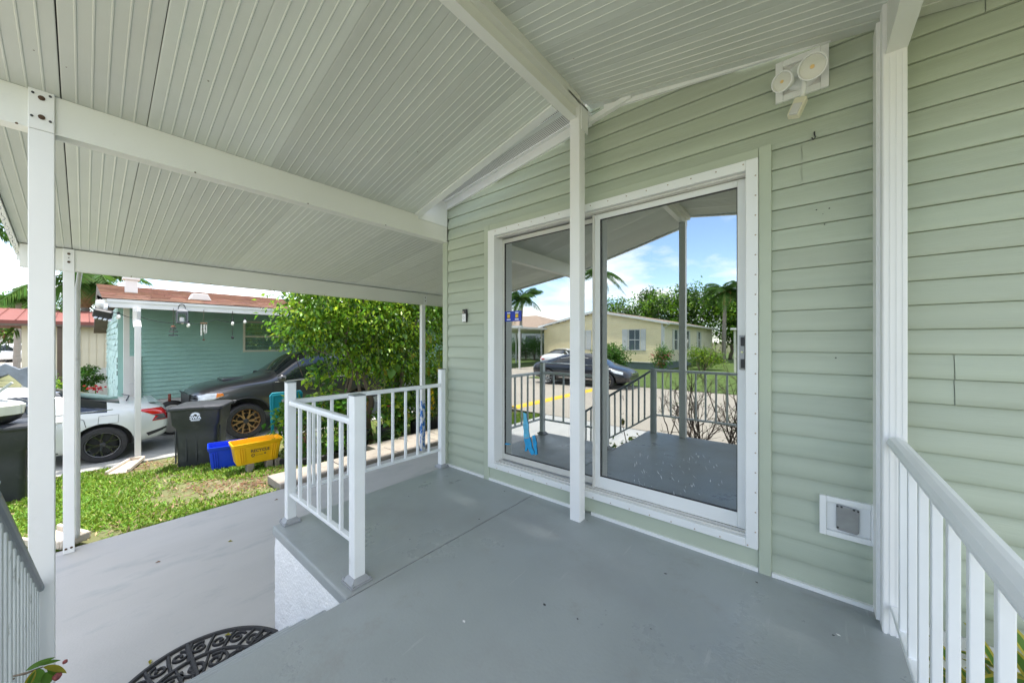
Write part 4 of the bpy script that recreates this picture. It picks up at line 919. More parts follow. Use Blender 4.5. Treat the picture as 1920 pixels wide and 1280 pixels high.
build_car('street_sedan', 'black sedan parked across the street, seen only in the door glass', sedan, (-10.1, -9.45, -.69), R(-3), P_black, (.95, 3.75), .335, .23, rim_spokes(9, False, P_alloy, P_alloy), 4.63, 'cars across the street', extras=black_extras)
def wcar_extras(e, surf, front):
    for sd in (1, -1): patch('tail_light', [(.50,.90),(.10,.90),(.05,.74),(.30,.74)], lambda x, z, out=.006, sd=sd: surf(x, z, sd, out), M_redlens, e)
    mb = MB(); mb.box(-.012,.05,-.30,.30,.62,.72); mb.build('number_plate', M_nwhite, e, local=True)
    for sd in (1, -1): mb = MB(); mb.box(-.008,.06,min(.34*sd,.58*sd),max(.34*sd,.58*sd),.68,.76); mb.build('rear_lamp', M_redlens, e, local=True)
build_car('driveway_sedan', 'white sedan seen from behind in the door glass beside the yellow house', sedan, (-13.7, -15.6, -.685), R(-96), P_silver, (.95, 3.65), .325, .22, rim_spokes(7, False, P_alloy, P_alloy), 4.63, 'cars across the street', extras=wcar_extras)
# pickup far down the street on the left
def far_pick(e, surf, front):
    mb = MB(); mb.box(-4.9,-3.1,-.80,.80,1.08,1.12); mb.build('bed_cover', M_black, e, local=True)
pick = shift(suv, 0); pick = [(a[0],a[1],a[2],(a[3] if a[0] > -2.96 else 1.14),a[4],a[5],a[6],(a[7] if a[0] > -2.96 else .86),(a[8] if a[0] > -2.96 else 0),a[9]) for a in pick]
build_car('far_pickup', 'white pickup truck parked far down the street behind the palms', pick, (-58.5, -3.2, -.95), R(125), P_silver, (-.93,-3.7), .40, .28, rim_spokes(6, False, P_alloy, P_alloy), 4.83, 'vehicles far down the street', extras=far_pick, cat='truck')
build_car('far_van', 'dark vehicle edge showing beside the near carport post, far down the street', [(a[0],)+a[1:] for a in suv], (-60, -1.6, -.95), R(90), P_silver, (-.93,-3.7), .40, .28, rim_spokes(6, False, P_alloy, P_alloy), 4.83, 'vehicles far down the street', cat='car')
# ================================================================== the teal house next door
NX = -12.5                                    # plane of its long wall, facing us
th = empty('teal_house', (NX, 5, -1.0), 0, 'teal mobile home with brown shingle roof beyond the parked cars', 'house')
NY0 = at_x(226, 700, NX).y                    # corner of that wall nearest the street
mb = MB(); c_ = .108
for k in range(22):
    z = -.19 + k*c_; mb.loft([[(NX+dy, y, z+dz) for dy, dz in ((.030,0),(.029,.008),(.003,c_-.001))] for y in (NY0, 16)], cap=False, closed=False)
mb.build('wall', M_teal, th, fix=False)
mb = MB(); mb.box(NX-7, NX, NY0+.01, 16, -1.0, 2.16); mb.build('wall_core', M_teal, th)
mb = MB(); mb.box(NX-.01, NX+.012, NY0, 16, -1.02, -.20); mb.build('skirting', M_nwhite, th)
mb = MB(); mb.box(NX-.05, NX+.030, NY0-.045, NY0+.055, -.25, 2.12); mb.build('corner_board', M_teal, th)
# pale shingled end wall towards the street: overlapping rough shingles
g = random.Random(8)
EX0 = -19.5; pk = 0
for r_ in range(15):
    z = -.25 + r_*.155; x = NX - .05
    while x > EX0:
        w_ = g.uniform(.30,.55); b = MB(); t = g.uniform(.012,.028); dz = g.uniform(-.015,.02)
        b.add([(x,NY0-.02-t,z+dz),(x-w_+.008,NY0-.02-t,z+dz+g.uniform(-.012,.012)),(x-w_+.008,NY0-.015,z+.20),(x,NY0-.015,z+.20),(x,NY0,z+dz),(x-w_+.008,NY0,z+dz)], [(0,3,2,1),(0,1,5,4)])
        b.build('shingle', M_tealpale, th, fix=False); x -= w_
mb = MB(); mb.box(EX0, NX-.05, NY0-.012, NY0, -1.0, 2.15); mb.build('end_wall', M_tealpale, th)
# house number, set upright down the corner
for i, ch in enumerate('528'):
    p = at_x(218.5, 676+i*7.2, NX-.12)
    text_mesh('house_number', ch, .17, M_dark, th, Matrix.Translation(Vector((NX-.13, NY0-.05, 0.80-i*.155))-root_off(th)) @ Matrix.Rotation(R(90), 4, 'X'), .006)
# window with blinds
wd = empty('window'); wd.parent = th
a, b = at_x(455, 602, NX), at_x(516, 659, NX); y0, y1, z1, z0 = a.y, b.y+.25, a.z, b.z
f = MB(); t = .05
f.box(NX+.022,NX+.055,y0,y0+t,z0,z1).box(NX+.022,NX+.055,y1-t,y1,z0,z1).box(NX+.022,NX+.055,y0+t,y1-t,z1-t,z1).box(NX+.022,NX+.055,y0+t,y1-t,z0,z0+t).box(NX+.022,NX+.05,y0+t,y1-t,(z0+z1)/2-.02,(z0+z1)/2+.02)
f.build('frame', M_soff, wd)
for za, zb in ((z0+t,(z0+z1)/2-.02),((z0+z1)/2+.02,z1-t)):
    f = MB(); f.box(NX+.026,NX+.030,y0+t,y1-t,za,zb); f.build('pane', glass_mat('blind_glass',.18,(.8,.85,.85)), wd)
f = MB(); n = 28
for i in range(n):
    z = z0+t+(z1-z0-2*t)*i/n; f.add([(NX+.0235,y0+t,z),(NX+.0235,y1-t,z),(NX+.0252,y1-t,z+.026),(NX+.0252,y0+t,z+.026)], [(0,1,2,3)])
f.build('blind', M_blind, wd, fix=False)['kind'] = 'stuff'
# roof, fascia, porch cover
FX = -10.05
fz = at_x(200, 577, FX).z
mb = MB(); mb.box(FX-.02, FX+.03, at_x(200,560,FX).y, 16, fz+.01, fz+.165).box(FX+.031, FX+.045, at_x(200,560,FX).y, 16, fz+.11, fz+.165).box(FX+.031, FX+.04, at_x(200,560,FX).y, 16, fz+.01, fz+.035); mb.build('fascia', M_nwhite, th)
mb = MB(); y_ = at_x(200,560,FX).y
mb.add([(FX-.02,y_,fz+.03),(FX-.02,16,fz+.03),(NX-.1,16,fz+.22),(NX-.1,y_,fz+.22),(FX-.02,y_,fz+.05),(FX-.02,16,fz+.05),(NX-.1,16,fz+.24),(NX-.1,y_,fz+.24)], [(0,1,2,3),(7,6,5,4),(0,4,5,1),(3,2,6,7),(0,3,7,4)]); mb.build('porch_ceiling', M_soff, th)
# end fascia board turned towards the street
mb = MB(); mb.prism([(FX+.03,fz-.02),(FX+.03,fz+.17),(-14.6,fz+.62),(-14.6,fz+.42)], y_-.05, y_-.002); mb.build('barge_board', M_soff, th)
# shingle rows, each a lapped strip with ragged tabs
RX1, RZ1 = -15.2, 0; ry0 = y_-.06
rz0 = fz+.175; rise = at_x(240,538,-15.2).z - rz0; rows = 26
mb = MB(); g = random.Random(4)
for i in range(rows):
    ta, tb = i/rows, (i+1.25)/rows; xa, xb = FX+.04+(RX1-FX)*ta, FX+.04+(RX1-FX)*tb; za, zb = rz0+rise*ta+.012, rz0+rise*tb
    y = ry0 - (g.uniform(0,.2) if i % 2 else 0)
    while y < 16:
        w_ = g.uniform(.22,.36); yb = min(y+w_, 16); h = g.uniform(0,.006); ya = max(y, ry0); y = yb
        if yb-ya < .02: continue
        mb.add([(xa,ya,za+h),(xa,yb-.006,za+h),(xb,yb-.006,zb+h*.3),(xb,ya,zb+h*.3),(xa,ya,za-.008),(xa,yb-.006,za-.008)], [(0,1,2,3),(0,4,5,1)])
sh = mb.build('roof_shingles', M_shingle, th, fix=False); sh['kind'] = 'stuff'
mb = MB(); mb.prism([(FX+.03,rz0-.02),(FX+.03,rz0-.005),(RX1,rz0+rise-.01),(RX1-5,rz0-.3),(RX1-5,rz0-.5),(RX1,rz0+rise-.3),(NX,rz0-.02)], ry0+.01, 16); mb.build('roof_deck', M_brown, th)
# roof vents and flashing
p = at_x(246, 552, -12.2); zs = rz0 + rise*((-12.2-FX)/(RX1-FX))
mb = MB(); mb.box(-12.32,-12.10,p.y-.10,p.y+.10,zs,zs+.30).box(-12.36,-12.06,p.y-.14,p.y+.14,zs+.30,zs+.36); mb.build('roof_vent', M_nwhite, th, bevel=.01)
p = at_x(374, 560, -11.2); zs = rz0 + rise*((-11.2-FX)/(RX1-FX))
mb = MB(); mb.prism([(p.y-.20,zs),(p.y+.20,zs),(p.y+.13,zs+.15),(p.y-.13,zs+.15)], -11.35, -11.05, 'x'); mb.build('roof_vent', M_nwhite, th, bevel=.01)
# porch posts and downspout
yb = at_g(261, 862)
pz = at_x(255, 600, yb.x)
q_ = at_x(237,650,-11.7); mb = MB(); mb.box(-11.74,-11.64,q_.y-.045,q_.y+.045,-1.0,fz+.15); mb.build('porch_post', M_nwhite, th)
PXX = yb.x-.02
mb = MB(); mb.tube([(FX+.075,yb.y-.02,fz+.02),(FX+.09,yb.y-.02,fz-.05),(FX+.05,yb.y-.02,fz-.22),(PXX,yb.y-.02,fz-.36)], .058, 4); mb.build('downspout_elbow', M_nwhite, th, bevel=.006)
mb = MB(); mb.box(PXX-.040,PXX+.040,yb.y-.060,yb.y+.025,-.99,fz-.33); mb.build('downspout', M_nwhite, th, bevel=.01)
q_ = at_x(246,700,-12.3); mb = MB(); mb.box(-12.34,-12.30,q_.y-.10,q_.y+.16,-1.0,at_x(246,668,-12.3).z).box(-12.299,-12.285,q_.y-.06,q_.y+.12,-.2,-.1).box(-12.299,-12.285,q_.y-.06,q_.y+.12,.25,.30); o = mb.thing('leaning_door', M_nwhite, 'white panel door leaning on the teal wall behind the porch posts', 'door panel', bevel=.01); o.rotation_euler = (0, R(-4), 0)

# things hanging from that porch
def hang(x, y): return at_x(x, y, FX+.06)
p = hang(341, 573)
ln = empty('hanging_lantern', (p.x, p.y, at_x(341,606,p.x).z), 0, 'grey metal candle lantern hanging from the white fascia', 'lantern')
z0 = ln.location.z; zt = at_x(341,584,p.x).z; r_ = .078
mb = MB(); mb.box(p.x-r_,p.x+r_,p.y-r_,p.y+r_,z0,z0+.03).box(p.x-r_*1.1,p.x+r_*1.1,p.y-r_*1.1,p.y+r_*1.1,zt-.035,zt)
for a, b in ((-1,-1),(1,-1),(1,1),(-1,1)): mb.box(p.x+a*r_-.010,p.x+a*r_+.010,p.y+b*r_-.010,p.y+b*r_+.010,z0+.03,zt-.035)
for i in range(-2,3): mb.box(p.x+r_-.005,p.x+r_+.002,p.y+i*.026-.004,p.y+i*.026+.004,z0+.16,zt-.035)
mb.add([(p.x+a*r_*1.1,p.y+b*r_*1.1,zt) for a,b in ((-1,-1),(1,-1),(1,1),(-1,1))] + [(p.x+a*r_*.55,p.y+b*r_*.55,zt+.05) for a,b in ((-1,-1),(1,-1),(1,1),(-1,1))], [(0,1,5,4),(1,2,6,5),(2,3,7,6),(3,0,4,7),(4,5,6,7)])
mb.build('cage', pm('grey_zinc',(.11,.12,.13),.6,var=.1), ln)
mb = MB(); mb.tube([(p.x,p.y+.055*math.cos(t),zt+.05+.10*math.sin(t)) for t in [math.pi*i/10 for i in range(11)]], .006, 6); mb.build('handle', M_dark, ln)
mb = MB(); mb.lathe([(0,z0+.03),(.036,z0+.03),(.036,z0+.12),(0,z0+.12)], 14, (p.x,p.y,0)); mb.build('candle', M_nwhite, ln, smooth=False)
p = hang(325, 600)
wc = empty('wind_chime', (p.x, p.y, at_x(325,630,p.x).z), 0, 'small tiered dark wind chime left of the lantern', 'wind chime', 'wind chimes on the neighbour porch')
mb = MB(); mb.tube([(p.x,p.y,fz+.05),(p.x,p.y,wc.location.z)], .004, 5); mb.build('cord', M_brown, wc)
for i, (yy, s_) in enumerate(((612,.04),(616,.055),(622,.075),(629,.08))):
    z = at_x(325, yy, p.x).z; mb = MB(); mb.lathe([(0,.016),(s_*.8,.012),(s_,-.010),(0,-.012)], 12, (p.x,p.y,z)); mb.build('tier', M_dark if i else pm('rust_brown',(.25,.09,.05),.6), wc, smooth=False)
p = hang(382, 600)
wc = empty('wind_chime', (p.x, p.y, at_x(382,640,p.x).z), 0, 'silver tube wind chime hanging in front of the teal wall', 'wind chime', 'wind chimes on the neighbour porch')
zt = at_x(382, 606, p.x).z; mb = MB(); mb.lathe([(0,.01),(.06,.008),(.06,-.012),(0,-.014)], 14, (p.x,p.y,zt)); mb.build('top_disc', pm('wood_disc',(.28,.15,.08),.6), wc)
for i in range(5):
    a = i*1.2566; l = .16+.02*i; mb = MB(); mb.tube([(p.x+.045*math.cos(a),p.y+.045*math.sin(a),zt-.03),(p.x+.045*math.cos(a),p.y+.045*math.sin(a),zt-.03-l)], .010, 8); mb.build('tube', M_alum, wc)
mb = MB(); mb.tube([(p.x,p.y,fz+.05),(p.x,p.y,wc.location.z+.02)], .004, 5).lathe([(0,.03),(.022,.02),(.022,0),(0,-.01)], 10, (p.x,p.y,wc.location.z+.02)).lathe([(0,.01),(.03,.008),(.03,-.008),(0,-.01)], 10, (p.x,p.y,zt-.12)); mb.build('striker', M_brown, wc)
p = hang(436, 600)
mb = MB(); zb = at_x(436, 633, p.x).z; mb.tube([(p.x,p.y,fz+.05),(p.x,p.y,zb+.05)], .006, 5).lathe([(0,.04),(.016,.03),(.028,0),(.02,-.025),(0,-.035)], 12, (p.x,p.y,zb)); mb.thing('hanging_ornament', M_dark, 'dark cord with a small ball hanging left of the teal house window', 'ornament')
# string lights
sl_ = empty('string_lights', (FX+.05, 1.5, fz), 0, 'black string lights looped under the white porch fascia', 'string lights')
anch = [hang(203,574), hang(222,586), hang(262,594), hang(352,606), hang(405,598), hang(458,603), hang(520,600)]
pts = []
for a, b in zip(anch[:-1], anch[1:]):
    for j in range(8): t = j/8; q = a.lerp(b, t); q.z -= .05*4*t*(1-t); pts.append(q)
mb = MB(); mb.tube(pts, .006, 5); mb.build('cable', M_black, sl_)
for x, y in ((222,590),(353,606),(436,603),(459,600),(342,600)):
    q = hang(x, y); mb = MB(); mb.lathe([(0,.05),(.018,.05),(.018,0),(0,0)], 10, q); s_ = mb.build('socket', M_black, sl_)
    mb = MB(); mb.lathe([(.014,0),(.028,-.03),(.032,-.055),(.02,-.085),(0,-.09)], 12, q); mb.build('bulb', pm('clear_bulb',(.75,.75,.70),.1,var=.05,coat=.6), sl_, smooth=True)
# flood light on the corner
p = at_x(192, 590, FX+.02)
fl = empty('floodlight', (p.x, p.y, p.z-.1), 0, 'black LED floodlight with white bracket at the porch roof corner', 'light')
mb = MB(); mb.bar((p.x+.06,p.y-.11,p.z+.04),(p.x+.10,p.y+.12,p.z-.02),.10,.16,(.5,0,1)); mb.build('housing', M_black, fl, bevel=.02)
for i in range(4):
    t = (i+.5)/4; q = Vector((p.x+.06,p.y-.11,p.z+.04)).lerp(Vector((p.x+.10,p.y+.12,p.z-.02)), t); mb = MB(); mb.bar((q.x+.02,q.y-.018,q.z-.088),(q.x+.03,q.y+.018,q.z-.092),.08,.02,(.5,0,1)); mb.build('led_panel', M_lens, fl)
mb = MB(); mb.tube([(p.x,p.y+.05,p.z+.20),(p.x+.06,p.y+.03,p.z+.08)], .030, 10).lathe([(0,.10),(.06,.08),(.07,0),(.05,-.06),(0,-.08)], 14, (p.x-.02,p.y-.02,p.z+.18)); mb.build('bracket', M_nwhite, fl, smooth=True)

# hose on its reel box
p = at_x(318, 770, -11.9)
hz = empty('hose_box', (-11.95, 1.68, -1.0), 0, 'pale ribbed hose box with a black hose coiled round it against the teal wall', 'hose')
yc = at_x(320, 770, -11.9).y
mb = MB(); mb.box(-12.1,-11.95,yc-.24,yc+.26,-1.0,-.42)
for i in range(8): mb.box(-11.95,-11.938,yc-.22+i*.06,yc-.185+i*.06,-.98,-.44)
mb.build('box', M_nwhite, hz)
mb = MB()
for k in range(4):
    R_ = .36-.02*k; mb.tube([(-11.90+.02*k, yc+.02+R_*math.cos(t)*.86, -.56+(R_ if math.sin(t) > 0 else .42)*math.sin(t)) for t in [2*math.pi*i/36 for i in range(37)]], .022, 8)
mb.build('hose', M_rubber, hz, smooth=True)
mb = MB(); mb.tube([(-11.90,yc-.02,-.24),(-11.90,yc-.02,-.02)], .028, 8); mb.build('hanger', pm('rust_red',(.22,.05,.03),.7), hz, smooth=True)

# ================================================================== bins
def rrect(w_, d_, r_, n=4):
    pts = []
    for cx_, cy_, a0 in ((w_/2-r_,d_/2-r_,0),(-w_/2+r_,d_/2-r_,90),(-w_/2+r_,-d_/2+r_,180),(w_/2-r_,-d_/2+r_,270)):
        for i in range(n+1): a = R(a0+90*i/n); pts.append((cx_+r_*math.cos(a), cy_+r_*math.sin(a)))
    return pts
M_bin = pm('charcoal_bin_plastic', (.028,.031,.036), .5, var=.18, vs=5, dirt=(.075,.078,.08), dlo=.55, dhi=.8, ds=6, bump=.08, bs=120)
def trash_bin(label, loc, rz, logo, lid_open=False):
    e = empty('trash_bin', loc, rz, label, 'trash bin', 'wheeled trash bins')
    def ring(w_, d_, r_, z, dx=0): return [(x+dx, y, z) for x, y in rrect(w_, d_, r_)]
    b = MB(); b.loft([ring(.54,.50,.06,.02), ring(.55,.52,.06,.05), ring(.585,.565,.06,.55), ring(.60,.58,.06,.70), ring(.665,.64,.05,.76), ring(.70,.66,.05,.98), ring(.715,.67,.05,1.0)])
    b.build('bin_body', M_bin, e, local=True, auto=50)
    b = MB()
    for i in (-1,0,1): b.box(-.14+.14*i-.012,-.14+.14*i+.012,-.285,-.262,.10,.66)
    b.box(.30,.315,-.20,-.18,.05,.7)
    b.build('rib', M_bin, e, local=True, bevel=.008)
    b = MB(); b.loft([ring(.74,.70,.05,1.0), ring(.76,.72,.05,1.012), ring(.76,.72,.05,1.035)]); b.build('rim', M_bin, e, local=True, auto=40)
    b = MB(); b.loft([ring(.755,.72,.05,1.036), ring(.75,.715,.05,1.055), ring(.66,.62,.06,1.075), ring(.58,.54,.06,1.082)]); b.box(-.12,.12,-.385,-.345,1.035,1.06); ld = b.build('lid', M_bin, e, local=True, auto=40)
    b = MB(); b.tube([(.36,.36,.98),(.40,.42,1.03),(-.40,.42,1.03),(-.36,.36,.98)], .016, 8); b.build('handle_bar', M_bin, e, local=True, smooth=True)
    for sd in (-1,1): b = MB(); b.lathe([(0,-.03),(.12,-.03),(.125,0),(.12,.03),(0,.03)], 20, (.30*sd,.24,.125), 'x'); b.build('wheel', M_rubber, e, local=True)
    if logo:
        b = MB(); yv = -.3285; cz = .875
        for i in range(11):
            a = R(12+i*15.6); b.bar((.036*math.cos(a),yv,cz+.034+.036*math.sin(a)),(.066*math.cos(a),yv,cz+.034+.060*math.sin(a)),.0125,.003,(0,1,0))
        b.tube([(.030*math.cos(a),yv,cz+.034+.032*math.sin(a)) for a in [R(10*i) for i in range(19)]], .006, 5)
        b.box(-.066,.066,yv-.001,yv+.001,cz-.040,cz-.030).box(-.060,.060,yv-.001,yv+.001,cz-.054,cz-.046)
        b.build('logo_arch', wh, e, local=True)
        text_mesh('logo_letters', 'SWA', .072, wh, e, Matrix.Translation((0,yv,cz)) @ Matrix.Rotation(R(90),4,'X'), .001, bold=.0022)
    return e
p = at_g(386, 872)
trash_bin('charcoal wheeled trash bin with white SWA logo beside the dark SUV', (p.x-.40, p.y+.02, gz(p.x-.40)-.01), R(64), True)
p = at_g(10, 943)
trash_bin('charcoal trash bin without a logo at the left edge of the lawn', (p.x-.28, p.y-.10, gz(p.x-.28)-.01), R(84), False)
# pot grill standing on that bin, and a bracket behind it
bl = Vector((p.x-.28, p.y-.10, gz(p.x-.28)+1.075))
q = at_x(4, 790, bl.x+.15)
kg = empty('kettle_pot', (q.x, q.y-.04, bl.z), 0, 'round black bowl with pale green rim and lid standing on the left trash bin', 'pot')
mb = MB(); mb.lathe([(0,0),(.10,.005),(.19,.06),(.225,.13)], 28, (q.x,q.y-.04,bl.z)); mb.build('bowl', M_black, kg, smooth=True)
mb = MB(); mb.lathe([(.227,.13),(.235,.135),(.235,.255),(.225,.26)], 28, (q.x,q.y-.04,bl.z)); mb.build('rim_band', pm('pale_sage_enamel',(.50,.52,.43),.45,var=.05), kg, auto=40)
mb = MB(); mb.lathe([(.225,.26),(.20,.285),(.1,.32),(0,.33)], 28, (q.x,q.y-.04,bl.z)); mb.build('lid', pm('grey_enamel',(.42,.44,.40),.45,var=.1), kg, smooth=True)
mb = MB(); mb.box(q.x-.05,q.x+.08,q.y+.195,q.y+.30,bl.z+.11,bl.z+.23); mb.build('control_box', pm('slate_plastic',(.06,.075,.10),.5), kg, bevel=.01)
mb = MB(); mb.tube([(q.x+.05,q.y+.20,bl.z+.20),(q.x+.10,q.y+.24,bl.z+.28),(q.x+.12,q.y+.12,bl.z+.36),(q.x+.12,q.y-.02,bl.z+.34)], .006, 6); mb.build('wire', M_steel, kg, smooth=True)
mb = MB(); a = at_x(-6,738,q.x+.05); b = at_x(23,717,q.x+.05); mb.bar(a, b, .10, .03, (0,.3,1)); mb.thing('pale_board', pm('grey_green_board',(.36,.40,.36),.6), 'short pale grey board resting on the pot lid at the left edge', 'board', bevel=.004)
mb = MB(); bx_ = -9.1
prof = [at_x(*t, bx_) for t in ((-10,690),(10,681),(22,686),(36,692),(52,688),(54,728),(44,724),(30,712),(16,702),(4,706),(-10,706))]
mb.prism([(v.y, v.z) for v in prof], bx_-.05, bx_+.03, 'x')
for (x_, y_2) in ((10,688),(13,699)): pass
br = mb.thing('metal_bracket', pm('galvanised_grey',(.20,.23,.26),.55,metal=.4,var=.2,vs=9), 'grey galvanised metal bracket sticking up beside the near carport post', 'bracket', bevel=.01)
p_ = at_g(-5, 905)
mb = MB(); mb.box(bx_-.03,bx_+.01,prof[0].y-.10,prof[0].y-.02,gz(bx_)-.05,prof[0].z+.02); mb.thing('bracket_stake', M_steel, 'upright steel stake that carries the grey bracket at the left edge', 'stake')

def tray(name, label, loc, rz, L_, W_, H_, mat, tilt=0, cat='bin'):
    e = empty(name, loc, rz, label, cat, 'recycling bins on the lawn'); e.rotation_euler = (tilt, 0, rz)
    def ring(s_, z, r_=.03): return [(x, y, z) for x, y in rrect(L_*s_-.0, W_*s_*(.96 if s_ < 1 else 1), r_, 3)]
    wv = lambda ring_: [(x, y, z + .008*math.sin(x*22)) for x, y, z in ring_]
    b = MB(); b.loft([ring(.80,0), ring(.82,.015), ring(.93,H_*.8), ring(.94,H_*.82)], cap=False); b.f.append(tuple(range(16))[::-1]); b.m.append(0)
    b.loft([wv(ring(.94,H_*.82)), wv(ring(.985,H_*.86)), wv(ring(1.0,H_)), wv(ring(.96,H_)), wv(ring(.94,H_*.9)), ring(.80,.02)], cap=False); k = len(b.v); b.f.append(tuple(range(k-16,k))); b.m.append(0)
    b.build('tub', mat, e, local=True, auto=38)
    b = MB()
    for sx in (-1,1):
        for i in range(3): x = sx*(L_*.33+i*.035)*.86; b.bar((x*.90,-W_*.425,.03),(x,-W_*.468,H_*.78),.014,.012,(0,1,0))
    b.build('rib', mat, e, local=True, bevel=.003); return e
M_ybin = pm('yellow_bin_plastic', (.80,.46,.008), .42, var=.06, vs=4, bump=.03); M_bbin = pm('blue_bin_plastic', (.008,.05,.62), .38, var=.06, vs=4)
p = at_g(470, 879)
gy = gz(p.x)
yb_ = tray('recycling_bin', 'yellow recycling bin printed RECYCLE propped on short wooden blocks', (p.x-.02, p.y+.08, gy+.12), R(86), .68, .40, .34, M_ybin)
tm = Matrix.Translation((.02,-.193,.205)) @ Matrix.Rotation(R(90-7),4,'X')
text_mesh('bin_print', 'RECYCLE', .062, M_dark, yb_, tm, .0012, bold=.001)
mb = MB(); 
for k in range(3):
    a = R(90+120*k); a2 = R(90+120*(k+1)); c_x, c_z = -.075, .135
    mb.bar((c_x+.024*math.cos(a+.25),-.186,c_z+.024*math.sin(a+.25)),(c_x+.024*math.cos(a2-.35),-.186,c_z+.024*math.sin(a2-.35)),.011,.003,(0,1,0))
mb.box(-.035,.06,-.1865,-.1845,.130,.1335).box(.075,.098,-.188,-.1855,.132,.150); mb.build('recycling_mark', M_dark, yb_, local=True)
p2 = at_g(425, 876)
tray('recycling_bin', 'blue recycling bin tucked between the trash bin and the yellow bin', (p2.x-.16, p2.y+.06, gz(p2.x-.16)-.005), R(80), .56, .42, .38, M_bbin)
for i, dy in enumerate((-.16,.10,.22)):
    mb = MB(); mb.box(p.x+.02,p.x+.16,p.y+.08+dy,p.y+.17+dy,gy-.03,gy+.119); mb.thing('wooden_block', pm('weathered_wood',(.24,.21,.17),.9,var=.2,vs=12,stretch=(1,1,.2)) if i == 0 else MATS['weathered_wood'], ['grey wooden block under the left half of the yellow bin','grey wooden block under the middle of the yellow bin','grey wooden block under the right end of the yellow bin'][i], 'block', 'blocks under the yellow bin', bevel=.006)
# splash blocks
def splash(label, loc, rz, L_=.62, W_=.26):
    e = MB(); w2 = W_/2
    e.add([(0,-w2*.7,.02),(L_,-w2,.012),(L_,w2,.012),(0,w2*.7,.02),(0,-w2*.7,0),(L_,-w2,-.02),(L_,w2,-.02),(0,w2*.7,0)], [(0,1,2,3),(0,4,5,1),(1,5,6,2),(2,6,7,3),(3,7,4,0)])
    for sd in (-1,1): e.bar((0,sd*w2*.72,.045),(L_,sd*w2*1.02,.03),.035,.065)
    e.bar((0,-w2*.75,.045),(0,w2*.75,.045),.03,.07)
    o = link('splash_block', e.mesh('splash_block', pm('sandy_concrete',(.50,.44,.36),.9,var=.12,vs=9,bump=.4) if 'sandy_concrete' not in MATS else MATS['sandy_concrete']), None, loc, (0,0,rz)); b_ = o.modifiers.new('b','BEVEL'); b_.width = .008
    return tag(o, label, 'splash block', 'concrete splash blocks')
splash('sandy concrete splash block under the neighbour downspout at the lawn edge', (yb.x+.05, yb.y-.03, gz(yb.x+.3)-.0), R(-22), .75)
splash('pale concrete splash block on the lawn behind the two carport posts', (-5.42, -.06, -.70), R(205), .55)
# teal chair back showing by the SUV door
p = at_g(545, 812)
tb = empty('teal_chair', (-8.15, 2.75, gz(-8.15)), 0, 'teal plastic chair lying tilted against plants by the SUV door', 'chair')
M_tl = pm('teal_plastic',(.01,.24,.30),.4,var=.06); yy = at_x(538,760,-8.1)
mb = MB(); rr_ = [(y_, z_) for y_, z_ in ((-.28,-.30),(.26,-.30),(.30,.24),(.26,.30),(-.26,.30),(-.30,.24))]
mb.prism([(yy.y+a, yy.z-.02+b) for a, b in rr_], -8.14, -8.10, 'x'); mb.build('chair_back', M_tl, tb, bevel=.015)
mb = MB(); mb.box(-8.10,-8.085,yy.y-.26,yy.y+.26,yy.z+.20,yy.z+.235).box(-8.10,-8.085,yy.y-.26,yy.y-.225,yy.z-.28,yy.z+.2).box(-8.10,-8.085,yy.y+.225,yy.y+.26,yy.z-.28,yy.z+.2); mb.build('rim', M_tl, tb, bevel=.006)
mb = MB(); mb.prism([(yy.y-.10,yy.z+.13),(yy.y+.22,yy.z+.13),(yy.y+.22,yy.z-.28),(yy.y+.03,yy.z-.28)], -8.098, -8.088, 'x'); mb.build('seat_cloth', pm('grey_cloth',(.38,.38,.38),.8), tb)
for a in (-.25,.25): mb = MB(); mb.bar((-8.12,yy.y+a,gz(-8.1)-.02),(-8.12,yy.y+a,yy.z-.28),.04,.04); mb.build('leg', M_tl, tb)

# ================================================================== houses beyond, on the left
bh = empty('beige_house', (-26, -1, -1.0), 0, 'beige house with a red roof and white skirting behind the parked sedan', 'house')
HX = -22.0
zt = at_x(190, 612, HX).z; zb = at_x(190, 690, HX).z; ya = at_x(146,650,HX).y - .1
mb = MB(); mb.box(HX-7, HX, ya-1.2, 7, zb, zt+.05)
for i in range(40): mb.box(HX, HX+.02, ya+i*.2, ya+i*.2+.17, zb, zt+.05)
mb.build('wall', M_beige, bh)
mb = MB(); mb.box(HX-7, HX+.03, ya-1.2, 7, -1.0, zb-.002); [mb.box(HX+.03,HX+.045,ya+i*.25,ya+i*.25+.22,-1.0,zb-.01) for i in range(32)]; mb.build('skirting', M_nwhite, bh)
rt = at_x(150, 596, HX-2).z
mb = MB(); mb.prism([(HX+.55,zt+.02),(HX+.55,zt+.14),(HX-3.2,rt+.35),(HX-7.6,zt+.14),(HX-7.6,zt+.02)], ya-3.4, 7.2); mb.build('roof', M_redroof, bh)
for i in range(26): mb = MB(); y_ = ya-3.4+i*.42; mb.add([(HX+.555,y_,zt+.145),(HX+.555,y_+.03,zt+.145),(HX-3.2,y_+.03,rt+.357),(HX-3.2,y_,rt+.357),(HX+.555,y_+.015,zt+.175),(HX-3.2,y_+.015,rt+.387)], [(0,4,5,3),(1,2,5,4),(0,1,4)]); mb.build('roof_seam', M_redroof, bh)
mb = MB(); mb.box(HX+.56,HX+.60,ya-3.4,7.2,zt-.06,zt+.02); mb.build('eave_trim', M_brown, bh)
pb = at_x(112, 700, HX+.4)
for i, dx in enumerate((0,.3)): mb = MB(); mb.box(HX+.35-dx*3,HX+.47-dx*3,pb.y-.06+dx*.6,pb.y+.06+dx*.6,-1.0,zt+.02); mb.build('porch_post', M_soff if i else M_brown, bh)
